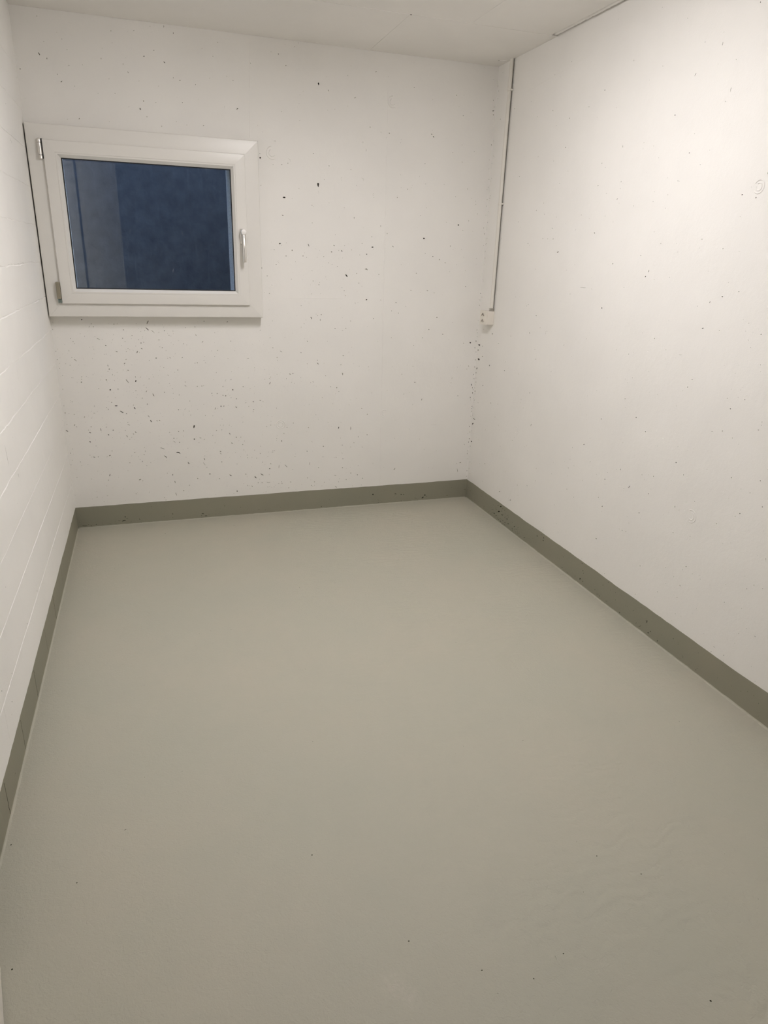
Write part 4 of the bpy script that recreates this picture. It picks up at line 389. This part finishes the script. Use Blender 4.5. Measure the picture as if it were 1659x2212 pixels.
top_back = wavy(0, W, HB + .0005, .0014, .022, 3)
top_right = wavy(-D, 0, HB - .0005, .0020, .03, 5)
top_left = wavy(-D, 0, HB - .001, .0022, .02, 9)
def vmin_of(poly):
    def f(u):
        for a, b in zip(poly, poly[1:]):
            if a[0] <= u <= b[0]: return max(a[1], b[1])
        return HB + .004
    return f

def add_listed(sh, s, k=1.2, m0=0, m1=2, m2=1):
    for (u, v, eu, ev, fu, fv, d) in parse(s):
        e = (eu * k / 1000, ev * k / 1000); f = (fu * k / 1000, fv * k / 1000); rr = math.hypot(*f); le = math.hypot(*e)
        u /= 1000; v /= 1000; d = int(d); mi = {0: m0, 1: m1, 2: m2}[d]
        dep = {0: .8, 1: 1.5, 2: 2.6}[d] * min(rr, .005) + .0006
        if rr > .0036 and d == 1:               # a crumbled patch: several small hollows
            for _ in range(6):
                q = rr * random.uniform(.18, .34); x, y = random.uniform(-1, 1), random.uniform(-1, 1)
                sh.pore(u + e[0] * x + f[0] * y, v + e[1] * x + f[1] * y, (q * random.uniform(1, 2), 0), (0, q), q * 1.6, random.choice([mi, mi, m1]), 8, .5)
        elif le / max(rr, 1e-6) < 2.2: sh.pore(u, v, e, f, dep, mi, 10, .45)
        else: sh.pore(u, v, e, f, dep, mi, 16, .5, random.uniform(-1.1, 1.1))
def scatter(sh, n, ur, vr, dens, rmin, rmax, pdark=.12, pdent=.35):
    k = 0; tries = 0
    while k < n and tries < n * 40:
        tries += 1
        u = random.uniform(*ur); v = random.uniform(*vr)
        if random.random() > dens(u, v): continue
        r = rmin + (rmax - rmin) * random.random() ** 3
        a = random.uniform(0, PI); el = 1 if random.random() < .7 else random.uniform(1.4, 3.2)
        x = random.random(); mi = 1 if x < pdark else (0 if x > 1 - pdent else 2)
        e = (math.cos(a) * r * el, math.sin(a) * r * el); f = (-math.sin(a) * r, math.cos(a) * r)
        if sh.pore(u, v, e, f, r * (1.8 if mi else .7), mi, 7, .4): k += 1

CM = [M['concrete'], M['pore'], M['pore_light']]
# ---- back wall
sb = Sheet(top_back + [(W, HT), (0, HT)], back3, .21); sb.vmin = vmin_of(top_back); sb.openings = [WIN]
add_listed(sb, BACK_PORES)
def dens_b(u, v):
    if v < 1.1: return (1.0 if u < .55 else .75 if u < 1.1 else .45 if u < 1.6 else .16)
    if v < 1.5: return .35 if 1.05 < u < 1.6 else .12
    return .10
scatter(sb, 1500, (.01, W - .01), (HB, H - .01), dens_b, .0007, .0027, .10, .40)
# crumbly inner corner
for k in range(70):
    z = random.choice([random.uniform(.13, .75), random.uniform(.5, 1.0), random.uniform(1.0, 2.3)])
    r = random.uniform(.0012, .0034 if z < 1 else .002)
    sb.pore(W - .003 - abs(random.gauss(0, .006)) - r, z, (r * .8, 0), (0, r * random.uniform(1, 2.2)), r * 1.6, random.choice([1, 2, 2]), 7)
for k in range(70):
    z = random.uniform(.13, 1.1); r = random.uniform(.0010, .0026)
    sb.pore(.003 + abs(random.gauss(0, .012)) + r, z, (r, 0), (0, r * random.uniform(.8, 1.8)), r, random.choice([0, 0, 2]), 7)
def ring(sh, cu, cv, r, a0=0, a1=360, h=.0022, su=1.0):
    for rr, aa, bb in ((r, a0, a1), (r * .56, a0 + 20, a1 + 30)):
        sh.ridges.append(([(cu + (p[0] - cu) * su, p[1]) for p in arc(cu, cv, rr, aa, bb, 26)], .0050, h))
ring(sb, 1.111, 1.912, .029, 100, 290); ring(sb, 1.735, 2.188, .026, 90, 300); ring(sb, 1.123, .532, .024, 0, 360); ring(sb, 1.743, .572, .022, 60, 260)
for x0, x1, z0, z1, h in ((1.7085, 1.715, 2.25, 1.573, .0007), (1.715, 1.722, 1.573, .78, .0013), (1.722, 1.7295, .78, .125, .0010), (1.706, 1.724, 1.52, .80, .0007), (1.018, 1.003, 2.37, 1.97, .0007)):
    n = 40; sb.ridges.append(([(x0 + (x1 - x0) * i / n + random.gauss(0, .0006), z0 + (z1 - z0) * i / n) for i in range(n + 1)], .0034, h))
sb.ridges.append(([(1.19 + .29 * i / 12, 1.222 + random.gauss(0, .0006)) for i in range(13)], .0034, .0010))
wb = sb.build('wall_back', CM)
tag(wb, 'far white painted concrete wall with window, full of small dark pores', 'wall', kind='structure')
# ---- right wall
sr = Sheet(top_right + [(0, HT), (-D, HT)], right3, .20); sr.vmin = vmin_of(top_right)
add_listed(sr, RIGHT_PORES)
scatter(sr, 560, (-3.0, -.01), (HB, H - .02), lambda u, v: 1.0 if v < .6 else .55 if v < 1.3 else .30, .0008, .0025, .18, .35)
for k in range(60):
    z = random.choice([random.uniform(.13, .75), random.uniform(.5, 1.02), random.uniform(1.2, 2.35)])
    r = random.uniform(.0012, .0036 if z < 1 else .002)
    sr.pore(-.003 - abs(random.gauss(0, .008)) - r, z, (r, 0), (0, r * random.uniform(1, 2.0)), r * 1.6, random.choice([1, 2, 2]), 7)
for k in range(60):
    z = random.gauss(.68, .13); r = random.uniform(.002, .0045)
    if .14 < z < 1.05: sr.pore(-.004 - abs(random.gauss(0, .009)) - r, z, (r, 0), (0, r * random.uniform(.7, 1.6)), r * .9, random.choice([0, 0, 0, 2]), 8, .5)
ring(sr, -1.921, 1.686, .020, 30, 330, .0020); ring(sr, -.56, .576, .022, 60, 260, .0014); ring(sr, -1.912, .574, .024, 60, 280, .0014)
sr.ridges.append(([(-.33 - i * .04, 2.225 + .003 * i + random.gauss(0, .001)) for i in range(14)],   .004, .0004))
wr = sr.build('wall_right', CM)
tag(wr, 'right white painted concrete wall with scattered pores', 'wall', kind='structure')
# ---- left wall: painted block courses
sl = Sheet(top_left + [(0, HT), (-D, HT)], left3, .15); sl.vmin = vmin_of(top_left)
courses = [.105 + .1585 * k for k in range(1, 14)]
rl = random.Random(21)
for k, z in enumerate(courses):
    w = .0027 if z < .65 else .0036 if z < 1.4 else .0024; rough = 1.0 if z < .65 else 1.7
    n = int((D - .016) / .009); A, B = [], []; q = 1.0; wz = 0.0
    for i in range(n + 1):
        y = -D + .01 + (D - .016) * i / n
        q = min(1.15, max(.22, q + rl.uniform(-.16, .16) * rough)); wz = wz * .85 + rl.uniform(-.0006, .0006) * rough
        A.append((y, z + wz - w * q - rl.uniform(0, .0007) * rough)); B.append((y, z + wz + w * .5 * q + rl.uniform(0, .0004) * rough))
    sl.slot(A, B, .0020 if z < 1.4 else .0010, .0026, .0008)
for k in range(-1, 13):
    z0 = (courses[k] if k >= 0 else HB) + .010; z1 = courses[k + 1] - .010 if k + 1 < len(courses) else H - .01
    if z1 > H: continue
    y = -.215 - (.1385 if k % 2 else 0) - rl.uniform(-.01, .01)
    while y > -D + .05:
        w = .0010
        if rl.random() > .13: y -= .277; continue
        zz = [z0 + (z1 - z0) * i / 8 for i in range(9)]
        j = [rl.gauss(0, .0006) for _ in zz]
        sl.slot([(y - w + a, q) for a, q in zip(j, zz)], [(y + w + a, q) for a, q in zip(j, zz)], .0005, .0007, .0007)
        y -= .277
def crack(y0, z0, y1, z1, w=.0011, mi=2, d=.003):
    sl.pore((y0 + y1) / 2, (z0 + z1) / 2, ((y1 - y0) / 2, (z1 - z0) / 2), (-(z1 - z0) / math.hypot(y1 - y0, z1 - z0) * w, (y1 - y0) / math.hypot(y1 - y0, z1 - z0) * w), d, mi, 10, .15)
crack(-1.4627, .854, -1.4515, .777); crack(-1.334, .722, -1.326, .703); crack(-1.061, 1.040, -1.066, .985, .0009, 0, .0015)
crack(-.468, 1.836, -.432, 1.819, .0009)
scatter(sl, 150, (-2.4, -.02), (HB, 2.2), lambda u, v: .9, .0007, .0018, .12, .5)
for (y, z) in ((-.05, .60), (-1.17, .40), (-1.33, .264), (-1.72, .26), (-1.92, .20), (-1.57, .262), (-2.0, .29)):
    sl.pore(y, z + .012, (.002, 0), (0, .0024), .004, 1)
wl = sl.build('wall_left', [M['block'], M['pore'], M['pore_light']])
tag(wl, 'left white painted block wall showing mortar courses', 'wall', kind='structure')

# ---- painted base bands (same face as the walls, a paint film proud of them)
PR = .0008
def band(name, top, to3, label, extra):
    s = Sheet([(top[0][0], 0.0), (top[-1][0], 0.0)] + top[::-1], lambda u, v, d: to3(u, v, d - PR), .15)
    f = vmin_of(top)
    s.inside = lambda u, v, r: min(top[0][0], top[-1][0]) + r < u < max(top[0][0], top[-1][0]) - r and .002 + r * .6 < v < f(u) - r - .004
    extra(s)
    o = s.build(name, [M['base'], M['base_pore'], M['base_pore_light']])
    return tag(o, label, 'baseboard', kind='structure')
def ex_back(s):
    add_listed(s, BACK_BASE_PORES)
    scatter(s, 130, (.02, W - .02), (.004, .115), lambda u, v: .9 if v < .03 else .16, .0007, .0022, .1, .55)
def ex_right(s):
    add_listed(s, RIGHT_BASE_PORES, 1.0)
    def dd(u, v): return .9 if -.56 < u < -.33 and v < .085 else .5 if -.72 < u < -.6 and v < .07 else .10
    scatter(s, 190, (-2.8, -.02), (.004, .115), dd, .0010, .0030, .25, .35)
    for u in (-1.15, -1.45, -1.52, -2.0): 
        s.pore(u, .02, (.009, -.003), (.0003, .0011), .0015, 2, 12, .5, .8)
def ex_left(s):
    rr = random.Random(4)
    for y, w in ((-.76, .0007), (-1.046, .0016), (-1.315, .0008), (-1.5965, .0016), (-1.871, .0012), (-2.1415, .0014)):
        z = [.006 + .106 * i / 9 for i in range(10)]; j = [rr.gauss(0, .0010) for _ in z]
        s.slot([(y - w + a, q) for a, q in zip(j, z)], [(y + w + a, q) for a, q in zip(j, z)], .003, .0006, .0006, 1 if w > .001 else 2)
    for y, z in ((-1.313, .010), (-1.315, .1045), (-1.04, .012)): s.pore(y + .004, z, (.004, 0), (0, .005), .006, 1)
    scatter(s, 40, (-2.6, -.02), (.004, .115), lambda u, v: .3, .0008, .0022, .1, .5)
band('baseboard_back', top_back, back3, 'grey painted base band along the far wall below the window', ex_back)
band('baseboard_right', top_right, right3, 'grey painted base band along the right wall', ex_right)
band('baseboard_left', top_left, left3, 'grey painted base band along the left block wall', ex_left)

# ---- floor with a small cove where the paint runs up to the bands
sf = Sheet([(0, -6.6), (W, -6.6), (W, 0), (0, 0)], lambda u, v, d: Vector((u, v, -d)), .12)
for (u, v, eu, ev, fu, fv, d) in parse(FLOOR_PORES):
    r = .0018 if d == 2 else .0014
    sf.pore(u / 1000, v / 1000, (r * random.uniform(.9, 1.5), 0), (0, r * 1.3), r * 1.6, 1 if d == 2 and v > -400 else 2)
scatter(sf, 60, (.05, W - .05), (-3.2, -.05), lambda u, v: .5, .0008, .0018, .2, .4)
def cove(path):
    """thin lip of floor paint along a wall"""
    return path
fl = sf.build('floor', [M['floor'], M['base_pore'], M['base_pore_light']])
tag(fl, 'smooth grey green painted concrete floor', 'floor', kind='structure')
def lip(name, pts, nrm, label):
    bm = bmesh.new(); rnd = random.Random(len(name)); prev = None
    P = []
    n = 120
    for i in range(n + 1):
        a = Vector(pts[0]).lerp(Vector(pts[1]), i / n); w = .0062 + rnd.uniform(-.0012, .0012); N = Vector(nrm)
        P.append([bm.verts.new(a + N * .0009 + Vector((0, 0, w * .9))), bm.verts.new(a + N * w * .33 + Vector((0, 0, w * .30))), bm.verts.new(a + N * w + Vector((0, 0, .0002))), bm.verts.new(a + N * .0009 + Vector((0, 0, .0002)))])
    for A, B in zip(P, P[1:]):
        for k in range(4): bm.faces.new((A[k], A[(k + 1) % 4], B[(k + 1) % 4], B[k]))
    bm.faces.new(P[0]); bm.faces.new(P[-1][::-1])
    o = obj(name, bm, M['floor'], None, True)
    return tag(o, label, 'floor lip', kind='structure')
lip('trim_1', ((.006, 0, 0), (W - .006, 0, 0)), (0, -1, 0), 'thin lip of floor paint at the foot of the far wall')
lip('trim_2', ((W, -3.5, 0), (W, -.006, 0)), (-1, 0, 0), 'thin lip of floor paint at the foot of the right wall')
lip('trim_3', ((0, -2.55, 0), (0, -.006, 0)), (1, 0, 0), 'thin lip of floor paint at the foot of the left wall')

# ---- ceiling: painted boards with tight joints
bm = bmesh.new()
ZC = H
def board(x0, x1, y0, y1, dz=0., bev=.0003): add_box(bm, x0, x1, y0, y1, ZC + dz, ZC + .0450, bev, 2)
board(.001, 1.6060, -.5802, -.001); board(1.6074, W - .0005, -.5802, -.001, .0003)
board(.007, .70, -D, -.5806, .0008); board(.7006, 1.889, -D, -.5806, .0010, .0008); board(1.8894, W - .034, -D, -.5806, .0006, .0022)
# ragged plaster edge in the open joint along the right wall
pts = []
rnd = random.Random(12)
for i in range(250):
    y = -.592 - i * .012; pts.append((W - .0190 + rnd.uniform(-.0006, .0006), y, ZC + .0142 + rnd.uniform(-.0006, .0006)))
add_tube(bm, pts, [.0150 + (rnd.uniform(-.0006, .0006) if rnd.random() < .86 else rnd.uniform(-.0026, .0012)) for _ in pts], 16)
add_lathe(bm, [(.0030, 0), (.0036, .0003), (.0032, .0012)], (1.6112, -.5812, ZC - .0003), (0, 0, 1), 10, 1)
add_lathe(bm, [(.0016, 0), (.0024, .0003), (.002, .0012)], (2.262, -.112, ZC - .0012), (0, 0, 1), 8, 1)
bmesh.ops.create_icosphere(bm, subdivisions=2, radius=.006, matrix=Matrix.Translation((2.291, -.560, ZC + .001)) @ Matrix.Scale(.6, 4, (0, 0, 1)))
add_tube(bm, [(2.235, -.583, ZC), (2.255, -.582, ZC + .001), (2.28, -.574, ZC), (2.30, -.582, ZC + .001)], [.001, .0022, .0022, .001], 8)
add_tube(bm, [(2.255, -.10, ZC + .001), (2.275, -.115, ZC), (2.30, -.135, ZC + .001)], [.001, .003, .002], 8)
add_box(bm, -.2, W + .2, -D - .1, .25, ZC + .046, ZC + .16)
ce = obj('ceiling', bm, [M['ceil'], M['pore']])
tag(ce, 'white painted ceiling boards with fine joints', 'ceiling', kind='structure')

# ---- front wall behind the camera's doorway, the opened door, the dark corridor
DX0, DX1 = .275, 1.36
bm = bmesh.new()
add_box(bm, -.15, DX0, -D - .12, -D, 0, H); add_box(bm, DX1, W + .2, -D - .12, -D, 0, H); add_box(bm, DX0, DX1, -D - .12, -D, 2.27, H)
tag(obj('wall_front', bm, M['concrete']), 'white wall with the doorway the picture is taken from', 'wall', kind='structure')
bm = bmesh.new()
x0, x1 = -.6, W + .2
add_box(bm, x0 - .1, x0, -6.7, -D - .12, 0, H); add_box(bm, x1, x1 + .1, -6.7, -D - .12, 0, H); add_box(bm, x0 - .1, x1 + .1, -6.8, -6.7, 0, H)
add_box(bm, x0 - .1, x1 + .1, -6.8, -D - .1201, H + .001, H + .1)
add_box(bm, x0 - .1, -.0005, -6.8, -D - .1201, -.12, -.0005); add_box(bm, W + .0005, x1 + .1, -6.8, -D - .1201, -.12, -.0005)
tag(obj('wall_corridor', bm, M['corridor']), 'dim corridor walls beyond the doorway', 'wall', kind='structure')
# door leaf, opened inwards against the left wall
dr = empty('door_1', (.268, -D + .01, 0)); tag(dr, 'white door leaf standing open against the left wall at the lower left edge', 'door', kind='structure')
a = Vector((.268, -D + .005, 0)); b = Vector((.0535, -2.603, 0)); d = (b - a); L = d.length; d.normalize(); nn = Vector((d.y, -d.x, 0))  # towards the room
def leafbox(bm, s0, s1, n0, n1, z0, z1, bev):
    k = len(bm.verts); add_box(bm, s0, s1, n0, n1, z0, z1, bev)
    bm.verts.ensure_lookup_table()
    for v in list(bm.verts)[k:]:
        p = v.co.copy(); v.co = a + d * p.x + nn * p.y + Vector((0, 0, p.z))
bm = bmesh.new(); leafbox(bm, .0, L, -.036, 0, .006, 2.25, .0015); obj('door_leaf', bm, M['door'], dr)
bm = bmesh.new(); leafbox(bm, L - .085, L - .045, 0, .008, .98, 1.16, .003); leafbox(bm, L - .18, L - .055, .045, .062, 1.055, 1.075, .006); leafbox(bm, L - .074, L - .056, .004, .06, 1.056, 1.074, .004)
obj('door_handle', bm, M['metal'], dr)

# ------------------------------------------------------------------ window
FX0, FX1, FZ0, FZ1 = .0058, 1.0325, 1.1235, 1.9515      # outer frame
FY = -.065                                             # its front
win = empty('window_1', ((FX0 + FX1) / 2, 0, FZ0)); tag(win, 'white plastic tilt window high in the far wall beside the left wall', 'window', kind='structure')
def mitred(bm, x0, x1, z0, z1, prof, gap=.0004):
    """picture frame of mitred rails; prof = [(inset, y)...] closed cross-section"""
    cor = [(x0, z0, 1, 1), (x1, z0, -1, 1), (x1, z1, -1, -1), (x0, z1, 1, -1)]
    for k in range(4):
        A, B = cor[k], cor[(k + 1) % 4]
        dx = (B[0] - A[0]); dz = (B[1] - A[1]); l = math.hypot(dx, dz); ux, uz = dx / l * gap, dz / l * gap
        ra = [bm.verts.new((A[0] + A[2] * i + ux, y, A[1] + A[3] * i + uz)) for i, y in prof]
        rb = [bm.verts.new((B[0] + B[2] * i - ux, y, B[1] + B[3] * i - uz)) for i, y in prof]
        m = len(prof)
        for i in range(m): bm.faces.new((ra[i], ra[(i + 1) % m], rb[(i + 1) % m], rb[i]))
        bm.faces.new(ra); bm.faces.new(rb[::-1])
def rounded(i0, i1, yf, yb, r0, r1, n=5):
    """cross-section: outer side i0, inner side i1, front yf with rounded edges r0 / r1"""
    o = [(i0, yb)]
    o += [(i0 + r0 - r0 * math.cos(PI / 2 * k / n), yf + r0 - r0 * math.sin(PI / 2 * k / n)) for k in range(n + 1)]
    o += [(i1 - r1 + r1 * math.sin(PI / 2 * k / n), yf + r1 - r1 * math.cos(PI / 2 * k / n)) for k in range(n + 1)]
    o += [(i1, yb)]
    return o
bm = bmesh.new(); mitred(bm, FX0, FX1, FZ0, FZ1, rounded(0, .092, FY, -.0015, .0045, .002), .00014)
obj('outer_frame', bm, M['pvc'], win, True)
# casement
SX0, SX1, SZ0, SZ1 = .0722, .9640, 1.1855, 1.8870; SY = -.079
bm = bmesh.new(); mitred(bm, SX0, SX1, SZ0, SZ1, rounded(0, .0485, SY, -.012, .0028, .0008), .00012)
sash = obj('sash', bm, M['pvc'], win, True)
bm = bmesh.new()
bx0, bx1, bz0, bz1 = SX0 + .0488, SX1 - .0488, SZ0 + .0488, SZ1 - .0488
mitred(bm, bx0, bx1, bz0, bz1, [(0, -.030), (0, SY + .0006), (.0008, SY), (.0075, SY + .0003), (.0086, SY + .0022), (.0195, SY + .0165), (.0200, -.030)], .0002)
obj('glazing_bead', bm, M['pvc'], win)
gx0, gx1, gz0, gz1 = bx0 + .0200, bx1 - .0200, bz0 + .0200, bz1 - .0200
bm = bmesh.new(); mitred(bm, gx0 - .004, gx1 + .004, gz0 - .004, gz1 + .004, [(0, -.0605), (.0072, -.0595), (.0082, -.0585), (.0082, -.0565), (0, -.0565)], 0)
obj('gasket', bm, M['dark_gap'], win)
bm = bmesh.new(); add_box(bm, gx0 - .003, gx1 + .003, -.0555, -.032, gz0 - .003, gz1 + .003)
obj('glass_pane', bm, M['glass'], win)
# hinges
bm = bmesh.new()
hx, hy = .0598, FY - .0105
add_lathe(bm, [(.0062, 0), (.0085, .001), (.0085, .0135), (.0078, .0142)], (hx, hy, 1.8075), (0, 0, 1))
add_lathe(bm, [(.0078, 0), (.0086, .0008), (.0086, .0480), (.0078, .0488)], (hx, hy, 1.8232), (0, 0, 1))
add_lathe(bm, [(.0078, 0), (.0085, .0008), (.0085, .0120), (.006, .0155), (.002, .0168)], (hx, hy, 1.8735), (0, 0, 1))
hg = obj('upper_hinge', bm, M['metal'], win, True); hg['label'] = 'polished steel hinge barrel at the top left of the casement'
bm = bmesh.new(); add_lathe(bm, [(.0066, 0), (.0066, .0672)], (hx, hy, 1.8160), (0, 0, 1), 16); add_box(bm, hx + .0045, SX0 + .0015, hy - .001, FY + .004, 1.809, 1.889)
obj('hinge_pin', bm, M['dark_gap'], hg)
bm = bmesh.new()
add_box(bm, .0535, .0715, FY - .021, FY - .0003, 1.2065, 1.2835, .0025)
lh = obj('lower_hinge', bm, M['hinge_cover'], win); lh['label'] = 'beige hinge cover at the bottom left of the casement'
bm = bmesh.new()
for k, xx in enumerate((.0555, .0615, .0672)):
    add_box(bm, xx, xx + .0042, FY - .016, FY - .0005, 1.189, 1.2060, .0008)
obj('hinge_fitting', bm, M['hinge_fitting'], lh)
# handle
HX = .9404
bm = bmesh.new()
add_box(bm, HX - .0135, HX + .0135, SY - .010, SY, 1.480, 1.551, .0055, 4)
hd = obj('window_handle', bm, M['metal'], win, True); hd['label'] = 'silver lever handle on the right of the casement, pointing down'
bm = bmesh.new()
add_lathe(bm, [(.0138, 0), (.0138, .0335), (.0122, .0362), (.0, .0368)], (HX, SY - .0095, 1.5368), (0, -1, 0), 28)
obj('handle_neck', bm, M['bright_cap'], hd, True)
bm = bmesh.new()
pts = [(HX, SY - .0345, 1.5300), (HX, SY - .0352, 1.5215), (HX, SY - .0385, 1.5120), (HX, SY - .0425, 1.4990), (HX, SY - .0460, 1.4800), (HX, SY - .0480, 1.4600), (HX, SY - .0485, 1.4380), (HX, SY - .0480, 1.4150), (HX, SY - .0472, 1.3975), (HX, SY - .0472, 1.3960)]
add_tube(bm, pts, [.0070, .0080, .0088, .0092, .0094, .0095, .0095, .0094, .0092, .0084], 20, True, 0, (1.0, .72))
obj('handle_lever', bm, M['metal'], hd, True)

# reveal and light well outside
bm = bmesh.new()
add_box(bm, .112, .126, .0005, .21, 1.2, 1.88); add_box(bm, .9005, .9145, .0005, .21, 1.2, 1.88)
add_box(bm, .112, .9145, .0005, .21, 1.88, 1.893); add_box(bm, .112, .9145, .0005, .21, 1.178, 1.2)
tag(obj('window_reveal', bm, M['foam']), 'pale rough insulation lining the outside of the window opening', 'window reveal', kind='structure')
bm = bmesh.new()
X0, X1, Y0, Y1, Z0, Z1 = -.7, 2.3, .2105, 1.20, .75, 2.32
add_box(bm, X0, X1, Y1, Y1 + .1, Z0, Z1); add_box(bm, X0 - .1, X0, Y0, Y1 + .1, Z0, Z1); add_box(bm, X1, X1 + .1, Y0, Y1 + .1, Z0, Z1); add_box(bm, X0 - .1, X1 + .1, Y0, Y1 + .1, Z0 - .1, Z0)
wl_ = obj('window_well', bm, M['well']); tag(wl_, 'raw concrete light well seen through the glass', 'light well', kind='structure')

# ------------------------------------------------------------------ conduit and socket box on the right wall
PX, PYc, PRad = W - PIPE_H, PIPE_Y, .0106
cd = empty('conduit', (W, PYc, 1.18)); tag(cd, 'thin white conduit pipe running down the right wall from ceiling to socket box', 'conduit')
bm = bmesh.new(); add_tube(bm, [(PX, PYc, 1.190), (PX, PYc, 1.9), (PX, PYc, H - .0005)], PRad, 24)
for f_ in bm.faces:                       # faces on the wall side take the darker grey
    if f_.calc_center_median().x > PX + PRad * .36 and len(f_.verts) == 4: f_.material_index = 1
obj('tube', bm, [M['tube'], M['grey_tube']], cd, True)
def clip(z):
    bm = bmesh.new()
    add_lathe(bm, [(PRad + .0002, 0), (PRad + .0022, .0006), (PRad + .0022, .0094), (PRad + .0002, .010)], (PX, PYc, z - .005), (0, 0, 1), 24)
    add_box(bm, PX + PRad - .001, W - .0003, PYc - .006, PYc + .006, z - .005, z + .005, .001)
    add_box(bm, PX - .004, W - .0003, PYc - PRad - .006, PYc - PRad + .001, z - .004, z + .004, .001)
    return obj('clip', bm, M['tube'], cd, True)
clip(2.262); clip(1.729)
bx = empty('socket_box', (W, -.1425, 1.10)); tag(bx, 'small white surface mounted socket box in the corner at the foot of the conduit', 'socket')
BX0, BY0, BY1, BZ0, BZ1 = W - .050, -.186, -.106, 1.1000, 1.1745
bm = bmesh.new(); add_box(bm, BX0 + .006, W - .0003, BY0, BY1, BZ0, BZ1, .0025, 3); obj('housing', bm, M['plastic'], bx)
bm = bmesh.new(); add_box(bm, BX0, BX0 + .0058, BY0 - .0006, BY1 + .0006, BZ0 - .0006, BZ1 + .0006, .0018, 3); fp = obj('cover', bm, M['plastic'], bx)
for zc in (1.1545, 1.1205):
    bm = bmesh.new(); yc = -.142
    for sgn in (-1, 1):
        add_tube(bm, [(BX0 - .0004, yc, zc + .006), (BX0 - .0004, yc + sgn * .013, zc - .006)], .0032, 8)
    obj('socket_slot', bm, M['hole'], fp)
bm = bmesh.new()
for k, (z, r) in enumerate(((1.1748, PRad + .0042), (1.1800, PRad + .0030), (1.1852, PRad + .0042))):
    add_lathe(bm, [(r - .001, 0), (r, .0006), (r, .0034), (r - .001, .004)], (PX, PYc, z), (0, 0, 1), 24)
add_lathe(bm, [(PRad + .001, 0), (PRad + .001, .016)], (PX, PYc, 1.1746), (0, 0, 1), 24)
obj('cable_gland', bm, M['gland'], bx, True)

# ------------------------------------------------------------------ the room's lamp: ceiling batten, just above the picture
lp = empty('ceiling_light', (LX, LY, H)); tag(lp, 'long white ceiling batten light in the middle of the room, above the picture', 'ceiling light')
bm = bmesh.new(); add_box(bm, LX - .050, LX + .050, LY - LLEN / 2 - .02, LY + LLEN / 2 + .02, H - .030, H + .0003, .003); obj('housing', bm, M['lamp_body'], lp)
bm = bmesh.new()
add_box(bm, LX - .045, LX + .045, LY - LLEN / 2, LY + LLEN / 2, H - .044, H - .0302, .006, 4); obj('diffuser', bm, M['lamp'], lp, True)
LAMP.inputs['Strength'].default_value = LSTR

# ------------------------------------------------------------------ dusk sky outside, camera, colour
wd = bpy.data.worlds.new('World'); sc.world = wd; wd.use_nodes = True
bg = wd.node_tree.nodes['Background']; bg.inputs[0].default_value = (.42, .57, .95, 1); bg.inputs[1].default_value = SKY

cam = bpy.data.cameras.new('camera'); co = bpy.data.objects.new('camera', cam); COL.objects.link(co)
r = Vector((0.94999701, -0.31072328, 0.03093098)); u = Vector((0.08069527, 0.33998554, 0.93696217)); f = Vector((0.30165205, 0.88761527, -0.34805915))
co.matrix_world = Matrix(((r.x, u.x, -f.x, .4648), (r.y, u.y, -f.y, -3.8161), (r.z, u.z, -f.z, 1.4416), (0, 0, 0, 1)))
cam.sensor_fit = 'VERTICAL'; cam.sensor_height = 24; cam.lens = 24 * 1481.5673 / 2212; cam.clip_start = .02
sc.camera = co
sc.view_settings.view_transform = 'Standard'; sc.view_settings.look = 'None'
sc.view_settings.gamma = 1; sc.view_settings.use_curve_mapping = False; sc.view_settings.exposure = EXPO
sc.cycles.use_denoising = True
sc.cycles.use_adaptive_sampling = True; sc.cycles.adaptive_threshold = .09; sc.cycles.adaptive_min_samples = 16
sc.cycles.max_bounces = 10; sc.cycles.diffuse_bounces = 6; sc.cycles.glossy_bounces = 6; sc.cycles.transparent_max_bounces = 12
